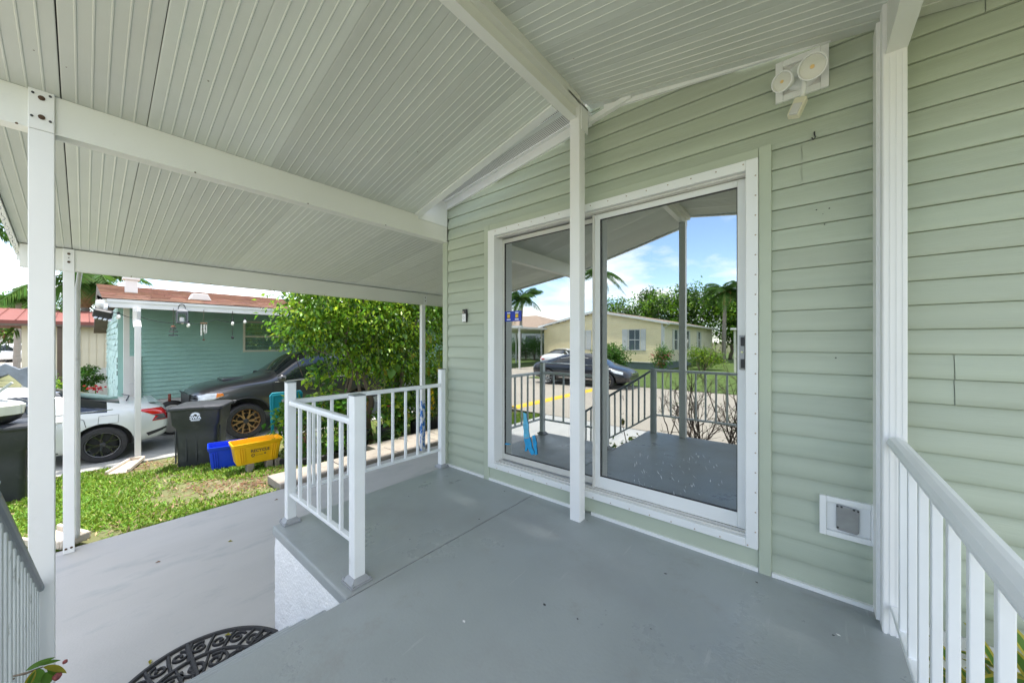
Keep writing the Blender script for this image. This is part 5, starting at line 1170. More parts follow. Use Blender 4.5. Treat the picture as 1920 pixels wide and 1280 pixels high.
# stop sign far down the street
p = at_x(106, 670, -30)
ss = empty('stop_sign', (p.x, p.y, -1.0), R(90+6), 'small red stop sign far away between the carport posts', 'sign')
mb = MB(); mb.prism([(.36*math.cos(R(22.5+45*i)), 2.05-.25+.36*math.sin(R(22.5+45*i))) for i in range(8)], -.03, -.018); mb.build('plate', pm('sign_red',(.5,.02,.025),.5,var=.05), ss, local=True)
text_mesh('lettering', 'STOP', .26, M_nwhite, ss, Matrix.Translation((0,-.034,1.8)) @ Matrix.Rotation(R(90),4,'X'), .003)
mb = MB(); mb.box(-.03,.03,-.017,.03,0,2.2); mb.build('pole', M_steel, ss, local=True)
# ================================================================== across the street, seen in the door glass
yh = empty('yellow_house', (-12, -20, -.70), 0, 'pale yellow vinyl house across the street, seen only in the door glass', 'house')
Ya, Xa, Xb = -19.7, -7.35, -16.9
mb = MB(); cz = .13
def gtop(x): return 2.46 + (3.42-2.46)*(1-abs(x+12.1)/4.75)
for k in range(28):
    z = -.14+k*cz; pts = [x for x in np.linspace(Xb, Xa, 60) if gtop(x) > z+.02]
    if len(pts) < 2: continue
    x0, x1 = pts[0], pts[-1]
    mb.loft([[(x, Ya+.022-0, z),(x, Ya+.018, z+.09),(x, Ya+.004, z+.10),(x, Ya+.003, min(z+cz-.001, gtop(x)))] for x in (x0, x1)], cap=False, closed=False)
mb.build('gable_siding', M_cream, yh, fix=False)
mb = MB(); mb.prism([(Xb,-.15),(Xa,-.15),(Xa,2.46),(-12.1,3.40),(Xb,2.46)], Ya, Ya-16); mb.build('wall', M_creamside, yh)
mb = MB()
for k in range(20):
    z = -.14+k*cz; mb.loft([[(Xa+d, y, z+dz) for d, dz in ((.022,0),(.018,.09),(.004,.10),(.003,cz-.001))] for y in (Ya, Ya-16)], cap=False, closed=False)
mb.build('side_siding', M_creamside, yh, fix=False)
mb = MB(); mb.box(Xb+.05,Xa-.05,Ya-15.9,Ya-.04,-.72,-.15); mb.build('skirting', pm('blue_grey_skirt',(.16,.20,.22),.8), yh)
mb = MB(); mb.box(Xb,Xa+.03,Ya+.024,Ya+.04,-.20,-.14).box(Xa+.024,Xa+.04,Ya-16,Ya+.04,-.20,-.14); mb.build('base_trim', M_nwhite, yh)
mb = MB(); mb.box(Xa-.08,Xa+.045,Ya-.05,Ya+.045,-.13,2.46); mb.build('corner_post', M_nwhite, yh)
mb = MB(); mb.prism([(Xb-.45,2.42),(-12.1,3.46),(Xa+.45,2.42),(Xa+.45,2.52),(-12.1,3.60),(Xb-.45,2.52)], Ya+.28, Ya-16.3); mb.build('roof', M_wroof, yh)
mb = MB(); mb.prism([(Xb-.47,2.36),(-12.1,3.42),(Xa+.47,2.36),(Xa+.47,2.50),(-12.1,3.57),(Xb-.47,2.50)], Ya+.30, Ya+.283); mb.build('barge_board', M_nwhite, yh)
mb = MB(); mb.box(Xa+.452,Xa+.56,Ya-16.3,Ya+.30,2.38,2.50); mb.build('gutter', M_nwhite, yh)
mb = MB(); mb.tube([(Xa+.5,Ya+.2,2.38),(Xa+.12,Ya+.10,2.15),(Xa+.10,Ya+.08,-.6)], .04, 8); mb.build('downspout', M_nwhite, yh)
def ywin(x0, x1, y0, y1, z0, z1, axis, shutters):
    e = empty('window'); e.parent = yh
    if axis == 'y':
        f = MB(); t = .05; a, b = Ya+.025, Ya+.06
        f.box(x0,x0+t,a,b,z0,z1).box(x1-t,x1,a,b,z0,z1).box(x0,x1,a,b-.004,z1-t,z1).box(x0,x1,a,b-.004,z0,z0+t).box(x0,x1,a,b-.006,(z0+z1)/2-.025,(z0+z1)/2+.025).box((x0+x1)/2+.02,(x0+x1)/2+.05,a,b-.008,z0,z1); f.build('frame', M_nwhite, e)
        f = MB(); f.box(x0+t,x1-t,a,a+.008,z0+t,z1-t); f.build('pane', M_pane, e)
        if shutters:
            for sx in (x0-.42, x1+.04):
                f = MB(); f.box(sx,sx+.38,a,a+.03,z0,z1)
                for i in range(18): f.box(sx+.04,sx+.34,a+.03,a+.042,z0+.06+i*(z1-z0-.1)/18,z0+.06+i*(z1-z0-.1)/18+.05)
                f.build('shutter', M_nwhite, e)
    else:
        f = MB(); t = .05; a, b = Xa+.025, Xa+.06
        f.box(a,b,y0,y0+t,z0,z1).box(a,b,y1-t,y1,z0,z1).box(a,b-.004,y0,y1,z1-t,z1).box(a,b-.004,y0,y1,z0,z0+t).box(a,b-.006,y0,y1,(z0+z1)/2-.025,(z0+z1)/2+.025); f.build('frame', M_nwhite, e)
        f = MB(); f.box(a,a+.008,y0+t,y1-t,z0+t,z1-t); f.build('pane', M_pane, e)
        for sy in (y0-.42,y1+.04): f = MB(); f.box(a,a+.035,sy,sy+.38,z0,z1); f.build('shutter', M_nwhite, e)
ywin(-9.72,-8.90,0,0,.62,2.10,'y',True); ywin(-13.9,-13.1,0,0,.62,2.10,'y',True)
for y in (-22.2,-25.5,-29.5): ywin(0,0,y-.8,y,.62,2.10,'x',True)
# carport on its left side
yc_ = empty('side_carport', (-17.2, -17, -.70), 0, 'low white carport beside the yellow house, seen in the door glass', 'carport')
mb = MB(); mb.add([(-20.5,-14.2,2.02),(-16.6,-14.2,2.22),(-16.6,-26,2.22),(-20.5,-26,2.02),(-20.5,-14.2,2.16),(-16.6,-14.2,2.36),(-16.6,-26,2.36),(-20.5,-26,2.16)], [(0,3,2,1),(4,5,6,7),(0,1,5,4),(1,2,6,5),(2,3,7,6),(3,0,4,7)]); mb.build('roof', M_nwhite, yc_)
for x, y in ((-15.45+.0,-14.5),(-17.4,-14.5),(-20.2,-14.5),(-20.2,-20),(-17.4,-20)): mb = MB(); mb.box(x-.05,x+.05,y-.05,y+.05,-.70,2.16 if x < -17 else 2.25); mb.build('post', M_nwhite, yc_)
mb = MB(); mb.box(-16.6,-15.2,-14.62,-14.4,2.22,2.36); mb.build('roof_front', M_nwhite, yc_)
# white house behind with a tan hip roof
hb = empty('white_house', (-30, -28, -.70), 0, 'white house with tan roof behind a tall hedge, seen in the door glass', 'house')
mb = MB(); mb.box(-44,-21,-38,-27,-.70,2.5); mb.build('wall', M_nwhite, hb)
mb = MB(); mb.add([(-44.6,-38.6,2.5),(-20.4,-38.6,2.5),(-20.4,-26.4,2.5),(-44.6,-26.4,2.5),(-38,-32.5,4.6),(-27,-32.5,4.6)], [(0,1,5,4),(1,2,5),(2,3,4,5),(3,0,4),(3,2,1,0)]); mb.build('roof', M_wroof, hb)
for x in (-24.5,-29,-34): 
    w_ = empty('window'); w_.parent = hb
    mb = MB(); mb.box(x,x+1.6,-26.99,-26.9,.6,2.0); mb.build('frame', M_redroof if x == -29 else M_nwhite, w_); mb = MB(); mb.box(x+.1,x+1.5,-26.89,-26.88,.7,1.9); mb.build('pane', M_pane, w_)
# low porch roof at the far right
mb = MB(); mb.box(-3.75,-.5,-24,-21.0,1.98,2.10).box(-3.6,-3.48,-21.4,-21.28,-.70,1.98).box(-2.5,-2.38,-21.4,-21.28,-.70,1.98).box(-3.2,-.5,-24,-21.4,2.101,2.20)
po = empty('far_porch', (-2, -22, -.70), 0, 'white porch roof on posts at the right edge of the reflection', 'porch')
mb = MB(); mb.box(-3.75,-.5,-24,-21.0,1.98,2.10); mb.build('roof', M_nwhite, po); mb = MB(); mb.box(-3.2,-.5,-23.9,-21.4,2.101,2.22); mb.build('upper_roof', M_nwhite, po)
for x in (-3.55,-2.45): mb = MB(); mb.box(x-.06,x+.06,-21.36,-21.24,-.70,1.98); mb.build('post', M_soff, po)

def crown_tree(name, label, base, h, blobs, n, size, mats, probs, seed, group, r0=.16, clump=.28, per=30, cat='tree', trunk_mat=None):
    e = empty(name, base, 0, label, cat, group); g = random.Random(seed)
    f = foliage('crown', [tuple(b) for b in blobs], n, size, mats, probs, e, seed, clump, per)
    mb = MB(); top = blobs[0]
    branch_tubes(mb, (0,0,-.1), (top[0]*.5,top[1]*.5,top[2]-.2), r0, r0*.45, g, .12*h/4, 8, 6)
    for b in blobs[:8]:
        branch_tubes(mb, (top[0]*.3,top[1]*.3,h*.32), (b[0],b[1],b[2]), r0*.5, r0*.15, g, .1, 6, 5)
    mb.build('trunk', trunk_mat or M_bark, e, local=True, smooth=True); return e
# wood behind the yellow house
g = random.Random(77)
trees = [(-17.2,-40,7.6),(-13.4,-39,8.4),(-9.8,-40,8.8),(-6.4,-39,7.6),(-3.4,-38,6.6),(-21.5,-43,7.2),(-.2,-37,6.4),(3.6,-35,6.8),(7.6,-38,7.4),(12,-36,6.6)]
names = ['leftmost','second from left','tall middle','broad','shorter','far left','sixth from the left','low roundish right hand','tall right hand','rightmost']
for i, (x, y, h) in enumerate(trees):
    bl_ = [(g.uniform(-2,2), g.uniform(-1.4,1.4), h*g.uniform(.35,.85), g.uniform(1.5,2.2), g.uniform(1.2,1.9), g.uniform(1.1,1.7)) for _ in range(9)]
    crown_tree('shade_tree', f'{names[i]} bushy tree of the wood behind the yellow house in the glass', (x, y, -.70), h, bl_, 6500, .32, [L_tree, L_ficus], [.6,.4], 30+i, 'wood behind the yellow house', .2, .42)
# palms
def palm(label, base, h, nf, fl_, seed, boot=False, lean=(0,0), group='palms', droop=1.0, wid=.5, mat=None, leaf=.019):
    e = empty('palm_tree', base, 0, label, 'palm tree', group); g = random.Random(seed)
    mb = MB(); n = 14
    mb.tube([(lean[0]*(i/n)**1.5, lean[1]*(i/n)**1.5, -.1+(h+.1)*i/n) for i in range(n+1)], [.17-.05*i/n + (.012 if i % 2 else 0) for i in range(n+1)], 10); mb.build('trunk', M_bark2, e, local=True, smooth=True)
    top = Vector((lean[0], lean[1], h))
    if boot:
        mb = MB(); mb.lathe([(.13,-1.35),(.26,-1.15),(.34,-.75),(.30,-.35),(.18,.05),(0,.2)], 14, top)
        for i in range(34):
            a = g.uniform(0,6.28); z = g.uniform(-1.2,-.1); r_ = .30; mb.bar((top.x+r_*.8*math.cos(a),top.y+r_*.8*math.sin(a),top.z+z),(top.x+r_*1.35*math.cos(a+.3),top.y+r_*1.35*math.sin(a+.3),top.z+z+.35),.10,.04,(0,0,1))
        mb.build('boot', M_boot, e, local=True)
    for k in range(nf):
        a = 2*math.pi*k/nf*2.618 + g.uniform(-.2,.2); el = g.uniform(-.15,1.15); V = []; rach = []
        d = Vector((math.cos(a), math.sin(a), 0)); l = fl_*g.uniform(.8,1.1); m_ = 22
        for i in range(m_+1):
            t = i/m_; x = l*t*math.cos(el*(1-.3*t)); z = l*t*math.sin(el)-droop*l*.62*t*t*(1.1-el*.35); rach.append(top + d*x + Vector((0,0,z)))
        mbf = MB(); mbf.tube(rach, [.028*(1-.8*i/m_)+.004 for i in range(m_+1)], 5); 
        side = Vector((-d.y, d.x, 0)); P, D, Nn, Sz = [], [], [], []
        for i in range(2, m_+1):
            for j in range(5):
                t = (i-g.random())/m_; q = rach[i-1].lerp(rach[i], g.random()); tang = (rach[i]-rach[i-1]).normalized()
                for sd in (-1,1):
                    dv = side*sd*.9 + tang*.55 + Vector((0,0,-.45-.3*g.random())); P.append(q); D.append(dv); Nn.append(Vector((0,0,1))+side*sd*.4); Sz.append(wid*(math.sin(math.pi*min(1,t*.85+.12))**.6)*g.uniform(.8,1.1)+.05)
        V = leaf_arrays(np.array(P), np.array(D), np.array(Nn), np.array(Sz), leaf*2.4, .05)
        b0 = len(mbf.v); mbf.v += [tuple(v) for v in V]; 
        for i in range(len(P)): mbf.f += [(b0+4*i,b0+4*i+1,b0+4*i+2),(b0+4*i,b0+4*i+2,b0+4*i+3)]; mbf.m += [0,0]
        mbf.build('frond', mat or L_palm, e, local=True, fix=False)
    return e
palm('tall palm with drooping fronds above the yellow house roof in the glass', (-6.0,-33,-.70), 6.6, 22, 2.3, 5, True, (.2,0), 'palms reflected in the glass', 1.2, .7)
palm('palm standing left of the yellow house, seen in the left pane', (-23,-24,-.70), 6.3, 20, 3.0, 6, False, (.4,0), 'palms reflected in the glass', 1.2, .8)
palm('palm whose fronds show behind the wall post in the glass', (-17.0,-30.0,-.70), 9.2, 18, 2.9, 9, False, (0,0), 'palms reflected in the glass', 1.1, .6)
# shrubs and hedges across the street
def bush(name, label, c, r_, n, size, mats, probs, seed, group, cat='shrub', asp=.5, clump=.12, extra=()):
    e = empty(name, (c[0], c[1], c[2]-r_[2]), 0, label, cat, group); g = random.Random(seed)
    bl_ = [(0,0,r_[2],r_[0]*.8,r_[1]*.8,r_[2])] + [(g.uniform(-.5,.5)*r_[0], g.uniform(-.5,.5)*r_[1], r_[2]*g.uniform(.7,1.35), r_[0]*.5, r_[1]*.5, r_[2]*.55) for _ in range(5)] + list(extra)
    foliage('foliage', bl_, n, size, mats, probs, e, seed, clump, 22, asp)
    mb = MB()
    for i in range(5): branch_tubes(mb, (g.uniform(-.1,.1)*r_[0],g.uniform(-.1,.1)*r_[1],-.08), (g.uniform(-.5,.5)*r_[0],g.uniform(-.5,.5)*r_[1],r_[2]*1.3), .03*r_[2], .008*r_[2], g, .05*r_[2], 5)
    mb.build('stem', M_twig, e, local=True); return e
bush('shrub', 'dark green shrub in front of the yellow gable wall in the glass', (-10.2,-17.6,.25), (1.5,.9,.95), 4200, .13, [L_broad, L_dark], [.7,.3], 41, 'shrubs across the street', clump=.18)
bush('shrub', 'lime green clipped hedge right of the yellow house in the glass', (-5.3,-22.0,.15), (1.2,.9,.8), 3600, .11, [L_hedge, L_ficus2], [.7,.3], 42, 'shrubs across the street', clump=.16)
e = bush('shrub', 'pink flowering bush at the corner of the yellow house in the glass', (-6.9,-18.3,.25), (.6,.5,.9), 1900, .11, [L_broad, L_pink], [.88,.12], 43, 'shrubs across the street', clump=.14)
for i in range(7):
    x = -19.5-i*1.5; bush('hedge', f'{["nearest","second","third","fourth","fifth","sixth","farthest"][i]} clump of the tall dark hedge along the white carport in the glass', (x+2.5,-23.5-i*.4,.55), (1.0,.8,1.25), 1800, .13, [L_dark, L_broad], [.65,.35], 50+i, 'tall hedge across the street', 'hedge', clump=.2)
# lawn across the street
sheet('far_lawn', [-300,-60,-16.5], [-60,-30,-10.32], lambda x, y: -.675, pm('far_grass',(.085,.135,.022),.95,var=.25,vs=1.2,bump=.6,bs=20))
sheet('far_lawn', [-11.6,-5,0,40,300], [-60,-30,-15,-10.32], lambda x, y: -.675, MATS['far_grass'])
# bare shrub in the bed in front of the deck, seen in the right pane
bb = empty('bare_bush', (-1.0, -.72, -.72), 0, 'leafless twiggy bush outside the street side railing in the glass', 'bush')
g = random.Random(19); mb = MB(); tips = []
def twig(p, d, l, r_, dep):
    pts = [Vector(p)]; dd = Vector(d).normalized()
    for i in range(4): dd = (dd + Vector((g.gauss(0,.16),g.gauss(0,.16),g.gauss(.05,.1)))).normalized(); q_ = pts[-1]+dd*l/4; q_.y = min(q_.y, .38); q_.x = max(q_.x, -.62); pts.append(q_)
    mb.tube(pts, [r_*(1-.12*i) for i in range(5)], 5, cap=False)
    if dep <= 0: tips.append(pts[-1]); return
    for i in range(g.choice((2,3,3))): q = pts[g.choice((2,3,4))]; twig(q, dd+Vector((g.gauss(0,.55),g.gauss(0,.55),g.gauss(0,.35))), l*g.uniform(.5,.75), r_*.6, dep-1)
for i in range(20): twig((g.uniform(-.55,.6),g.uniform(-.22,.12),-.05), (g.uniform(-.6,.7),g.uniform(-.2,.25),1), g.uniform(.75,1.05), .014, 3)
mb.build('twigs', M_twig, bb, local=True)['kind'] = 'stuff'
n = len(tips); gg = np.random.default_rng(3); P = np.array([tips[i] for i in gg.integers(0,n,420)]) + gg.normal(size=(420,3))*.03
quads = leaf_arrays(P, gg.normal(size=(420,3)), gg.normal(size=(420,3))+[0,0,1], .04*np.ones(420), .25); link('leaves', quads_mesh('leaves', quads, L_broad), bb)
sheet('planting_bed', [-2.48,-1,1,6], [-1.6,-.9,-.255], lambda x, y: -.69, pm('mulch',(.09,.065,.045),.95,var=.3,vs=9,bump=.9,bs=30))
# a leafy twig with yellowing leaves pokes through the stair railing at the lower left
ct = empty('yellowing_shrub', (-2.1, -.42, -.70), 0, 'shrub with green and yellow leaves poking through the stair railing at lower left', 'shrub')
def big_leaf(parent, p, d, n_, l, asp, mat, base):
    d = Vector(d).normalized(); n_ = Vector(n_); s_ = d.cross(n_).normalized(); n_ = s_.cross(d).normalized(); rows = []
    for i in range(9):
        t = i/8; w_ = l*asp*.5*(math.sin(math.pi*t**.85)**.8); c = Vector(p)+d*l*t - n_*l*.28*t*t
        rows.append([c-s_*w_+n_*w_*.35, c, c+s_*w_+n_*w_*.35])
    m_ = MB(); m_.loft(rows, cap=False, closed=False); m_.v = [(a-base.x,b-base.y,c-base.z) for a,b,c in m_.v]; o = m_.build('leaf', mat, parent, local=True, smooth=True, fix=False); return o
cb_ = Vector(ct.location); mb = MB()
def pl(x, y, Y): return at_x(x, y, -2.02 + (Y+.11)*2)
stem = [cb_+Vector((.0,.02,0)), cb_+Vector((.05,.05,.3)), pl(20,1268,-.135), pl(48,1262,-.118), pl(80,1250,-.112)]
mb.tube([v-cb_ for v in stem], [.010,.008,.0045,.004,.002], 6); mb.tube([pl(-6,1086,-.137)-cb_, pl(10,1085,-.125)-cb_, pl(20,1093,-.12)-cb_], .003, 5); mb.tube([pl(-6,1098,-.137)-cb_, pl(6,1108,-.122)-cb_, pl(9,1122,-.12)-cb_], .004, 5); mb.tube([pl(-6,1232,-.137)-cb_, pl(12,1228,-.122)-cb_, pl(22,1219,-.118)-cb_], .003, 5); mb.tube([pl(-6,1284,-.137)-cb_, pl(26,1272,-.12)-cb_], .003, 5)
mb.build('stem', M_bark, ct, local=True, smooth=True)
up = Vector((.7,.4,1))
big_leaf(ct, pl(48,1257,-.112), pl(97,1230,-.108)-pl(45,1258,-.112), up, (pl(97,1230,-.108)-pl(45,1258,-.112)).length, .30, L_broad, cb_)
big_leaf(ct, pl(70,1248,-.110), pl(114,1233,-.106)-pl(70,1248,-.110), up, (pl(114,1233,-.106)-pl(70,1248,-.11)).length, .24, L_broad, cb_)
big_leaf(ct, pl(80,1250,-.109), pl(133,1254,-.104)-pl(80,1250,-.109), up, (pl(133,1254,-.104)-pl(80,1250,-.109)).length, .26, L_yel, cb_)
big_leaf(ct, pl(72,1252,-.109), pl(62,1290,-.104)-pl(72,1252,-.109), up, .07, .55, L_broad, cb_)
big_leaf(ct, pl(66,1254,-.108), pl(48,1290,-.103)-pl(66,1254,-.108), up, .065, .30, L_yel, cb_)
big_leaf(ct, pl(88,1255,-.109), pl(116,1262,-.106)-pl(88,1255,-.109), up, .045, .5, L_broad, cb_)
big_leaf(ct, pl(84,1260,-.107), pl(92,1292,-.104)-pl(84,1260,-.107), up, .06, .6, L_broad, cb_)
mb = MB(); q = pl(107,1268,-.105)-cb_; mb.lathe([(0,.014),(.010,.008),(.012,0),(.006,-.010),(0,-.013)], 10, q); mb.lathe([(0,.008),(.006,.004),(.006,-.004),(0,-.006)], 8, pl(122,1240,-.106)-cb_); mb.build('bud', pm('dusky_red_bud',(.25,.06,.06),.5,var=.3,vs=90), ct, local=True, smooth=True)
foliage('foliage', [(0,-.12,.30,.28,.14,.25)], 160, .075, [L_broad, L_yel], [.6,.4], ct, 5, .08, 8)
# striped dracaena below the right railing
for i, (x, y, s_) in enumerate(((1905,1290,.34),(1755,1290,.26),(1830,1300,.28))):
    b = at_y(x, y, 2.16); b.x += .06; b.z = -.70; hgt = at_y(x, 1260, 2.16).z
    e = empty('striped_plant', (b.x, b.y, -.70), 0, ['yellow edged green dracaena nearest the right frame edge','yellow edged dracaena seen between the first railing bars','yellow edged dracaena in the middle below the right railing'][i], 'plant', 'striped plants below the right railing')
    g = random.Random(60+i); mb = MB(); mb.tube([(0,0,-.05),(.01,.01,hgt+.70-.12)], [.014,.009], 7); mb.build('cane', M_stem, e, local=True)
    for k in range(16):
        a = k*2.4+g.uniform(-.3,.3); el = g.uniform(.15,1.15); l = s_*g.uniform(.6,1.0); d = Vector((math.cos(a)*math.cos(el), math.sin(a)*math.cos(el)*.8, math.sin(el))); p0 = Vector((.01,.01,hgt+.70-.14+.012*k*.8)); sd_ = d.cross(Vector((0,0,1))).normalized(); n_ = sd_.cross(d)
        rows = []
        for j in range(8):
            t = j/7; w_ = .024*(math.sin(math.pi*min(1,t*.8+.16)))*(1 if t < 1 else .1)*(s_/.3)
            c = p0+d*l*t-Vector((0,0,1))*l*.35*t*t; rows.append([c-sd_*w_, c-sd_*w_*.55+n_*-.002, c+n_*-.004, c+sd_*w_*.55+n_*-.002, c+sd_*w_])
        m_ = MB(); m_.loft(rows, cap=False, closed=False)
        for q in range(len(m_.m)): m_.m[q] = 1 if q % 4 in (0,3) else 0
        m_.build('leaf', [L_broad, L_var], e, local=True, smooth=True, fix=False)
# ================================================================== hedge, bed and lawn on the left
hd = empty('ficus_tree', (-7.3, 4.4, -.85), 0, 'large leafy green ficus hugging the dark SUV at the end of the bed', 'tree')
H = lambda x, y, z, a, b, c: (x+7.3, y-4.4, z+.85, a, b, c)
blobs = [H(-7.45,3.25,1.95,.75,.95,.62), H(-7.3,3.0,1.45,.6,.75,.45), H(-7.25,4.1,1.7,.75,1.0,.9), H(-7.2,4.9,1.9,.7,1.0,.9), H(-7.4,3.6,2.5,.9,1.2,.5), H(-7.0,4.0,1.05,.5,.7,.45), H(-7.5,2.75,1.75,.45,.5,.5), H(-7.3,3.5,.85,.45,.6,.35), H(-7.2,5.4,2.4,.8,1.1,.6), H(-7.05,4.6,.75,.45,.7,.5)]
foliage('crown', blobs, 30000, .088, [L_ficus, L_ficus2, L_dark], [.50,.28,.22], hd, 101, .13, 24, .52, shell=.55, droop=.8)
g = random.Random(31); mb = MB()
for i in range(9):
    by = 3.9+g.uniform(-.45,.9); branch_tubes(mb, (0+g.uniform(-.15,.25), by-4.4, -.05), (g.uniform(-.5,.4), by-4.4+g.uniform(-.9,.7), g.uniform(2.2,3.2)), g.uniform(.035,.075), .015, g, .10, 7, 7)
mb.build('trunk', M_bark, hd, local=True, smooth=True)
mb = MB()
for i in range(60):
    p = Vector((g.uniform(-.5,.5), g.uniform(-1.6,1.0), g.uniform(.5,2.9))); branch_tubes(mb, p, p+Vector((g.uniform(-.35,.35),g.uniform(-.5,.5),g.uniform(-.1,.5))), .010, .004, g, .04, 4, 4)
mb.build('twigs', M_twig, hd, local=True)
def hedge_tree(label, c, blobs_, n, seed, mats=None, probs=None):
    e = empty('hedge_tree', (c[0], c[1], -.85), 0, label, 'tree', 'trees along the carport bed'); g = random.Random(seed)
    foliage('crown', [(x-c[0],y-c[1],z+.85,a,b,d) for x,y,z,a,b,d in blobs_], n, .095, mats or [L_ficus, L_ficus2, L_dark], probs or [.56,.22,.22], e, seed, .14, 24, .52, shell=.55, droop=.6)
    mb = MB()
    for i in range(5): branch_tubes(mb, (g.uniform(-.15,.15),g.uniform(-.5,.5),-.05), (g.uniform(-.4,.4),g.uniform(-.8,.8),g.uniform(2,3)), g.uniform(.03,.075), .015, g, .09, 7, 6)
    mb.build('trunk', M_bark, e, local=True, smooth=True); return e
hedge_tree('darker middle tree of the bed, right of the ficus', (-7.15,6.6), [(-7.1,6.4,2.1,.8,1.1,1.0),(-7.2,7.0,1.3,.7,1.0,.9),(-7.0,6.2,.6,.5,.9,.7),(-7.1,7.3,.4,.6,.9,.8),(-7.3,6.0,2.8,.8,1.2,.5),(-7.3,5.3,.5,.5,.9,.7),(-7.4,6.6,-.2,.5,1.2,.6)], 17000, 111)
hedge_tree('dense tree behind the blue footed carport post', (-7.1,9.4), [(-7.1,9.0,1.9,.8,1.3,1.1),(-7.2,9.8,.9,.7,1.3,.9),(-7.0,8.8,.2,.6,1.0,.7),(-7.1,9.6,2.8,.8,1.4,.6),(-7.1,10.6,.2,.7,1.0,.9),(-7.3,9.0,-.3,.5,1.4,.6)], 16000, 112)
hedge_tree('farthest tree of the bed, at the house corner', (-7.0,13.2), [(-7.0,12.4,1.7,.9,1.5,1.3),(-7.0,13.6,.8,.9,1.5,1.3),(-6.9,12.2,.1,.8,1.2,.9),(-7,14.6,1.8,.9,1.6,1.4)], 12000, 113)
# creeping vine with broad yellow green leaves on the trunks
vn = empty('climbing_vine', (-6.75, 4.7, -.8), 0, 'pothos like vine with yellow green leaves climbing the trunks in the bed', 'vine')
g = random.Random(9); tone = [L_broad, L_yel, L_hedge]
for i in range(46):
    p = Vector((-6.72+g.uniform(-.2,.15), g.uniform(3.9,6.3), g.uniform(-.3,1.5))); d = Vector((.5+g.uniform(0,.4), g.uniform(-.6,.4), -.6-g.random()*.5))
    big_leaf(vn, p, d, Vector((1,-.3,.6)), g.uniform(.14,.25), .72, tone[0 if i < 18 else (1 if i < 32 else 2)], Vector(vn.location))
mb = MB()
for i in range(6): y = 4.0+i*.4; branch_tubes(mb, (g.uniform(-.1,.1),y-4.7,0), (g.uniform(-.1,.1),y-4.7+g.uniform(-.2,.2),2.2), .012, .008, g, .06, 5, 6)
mb.build('stem', M_stem, vn, local=True)
# pots and small plants along the bed
def pot(label, x, y, r_, h, mat=None):
    z = gz(x)-.02; e = MB(); e.lathe([(0,0),(r_*.78,0),(r_*.95,h*.86),(r_*1.05,h*.87),(r_*1.06,h),(r_*.96,h),(r_*.92,h*.90),(0,h*.88)], 20, (x,y,z)); return e.thing('plant_pot', mat or M_black, label, 'pot', 'nursery pots along the bed', smooth=False, auto=35)
def leafy(label, x, y, z, h, w_, n, size, mats, probs, seed, asp=.5, group='plants along the bed'):
    e = empty('bed_plant', (x, y, z), 0, label, 'plant', group); g = random.Random(seed)
    foliage('foliage', [(0,0,h*.62,w_,w_,h*.42),(g.uniform(-.3,.3)*w_,g.uniform(-.4,.4)*w_,h*.85,w_*.6,w_*.6,h*.25)], n, size, mats, probs, e, seed, .06, 9, asp, droop=.4)
    mb = MB()
    for i in range(5): branch_tubes(mb, (g.uniform(-.04,.04),g.uniform(-.04,.04),-.03), (g.uniform(-.6,.6)*w_,g.uniform(-.6,.6)*w_,h*.95), .009, .004, g, .03, 5)
    mb.build('stem', M_stem, e, local=True); return e
def strappy(label, x, y, z, l, n, mat, seed, group='plants along the bed', wd=.02, up=.6):
    e = empty('strappy_plant', (x, y, z), 0, label, 'plant', group); g = random.Random(seed); m_ = MB()
    for k in range(n):
        a = g.uniform(0,6.28); el = g.uniform(up*.4, 1.3); d = Vector((math.cos(a)*math.cos(el), math.sin(a)*math.cos(el), math.sin(el))); s_ = d.cross(Vector((0,0,1))).normalized(); ll = l*g.uniform(.6,1); rows = []
        for j in range(7): t = j/6; w_ = wd*(1-t**2)*.5+.001; c = d*ll*t-Vector((0,0,1))*ll*.6*t*t; rows.append([c-s_*w_, c+Vector((0,0,-.004)), c+s_*w_])
        m_.loft(rows, cap=False, closed=False)
    m_.build('leaves', mat, e, local=True, smooth=True, fix=False); mb = MB(); mb.tube([(0,0,-.05),(0,0,.05)], .02, 7); mb.build('crown_base', M_stem, e, local=True); return e
p = at_g(505, 850); leafy('leafy green plant right behind the yellow bin', -7.25, 2.42, gz(-7.25), 1.0, .26, 300, .15, [L_broad, L_ficus2], [.7,.3], 121, .42)
strappy('yellow green spiky plant touching the yellow bin', -7.05, 2.12, gz(-7.05), .42, 34, L_hedge, 122, wd=.035)
leafy('reddish croton plant at the near corner of the bed', -6.75, 2.42, gz(-6.75), .62, .20, 260, .11, [L_broad, L_dry, L_dark], [.45,.35,.2], 123, .34)
leafy('broad leaved plant behind the deck corner post', -6.85, 3.1, gz(-6.85), .95, .28, 330, .14, [L_broad, L_ficus], [.7,.3], 124, .55)
leafy('tall green plant with small flowers beside the teal chair', -7.3, 2.95, gz(-7.3), 1.5, .30, 420, .12, [L_broad, L_ficus2], [.7,.3], 125)
leafy('low green plant spilling over the black border', -6.55, 2.85, gz(-6.55), .35, .22, 240, .09, [L_broad, L_hedge], [.7,.3], 126, .6)
leafy('round leaved plant in the bed right of the middle railing post', -6.7, 4.15, gz(-6.7), .85, .30, 360, .12, [L_broad, L_ficus2], [.6,.4], 127, .7)
leafy('dense dark green potted shrub before the blue footed post', -6.75, 4.75, gz(-6.75), .9, .30, 420, .085, [L_broad, L_dark], [.6,.4], 128, .6)
leafy('potted plant with narrow leaves right of the blue footed post', -6.8, 6.6, gz(-6.8), .95, .32, 420, .10, [L_broad, L_yel, L_dark], [.5,.2,.3], 129, .3)
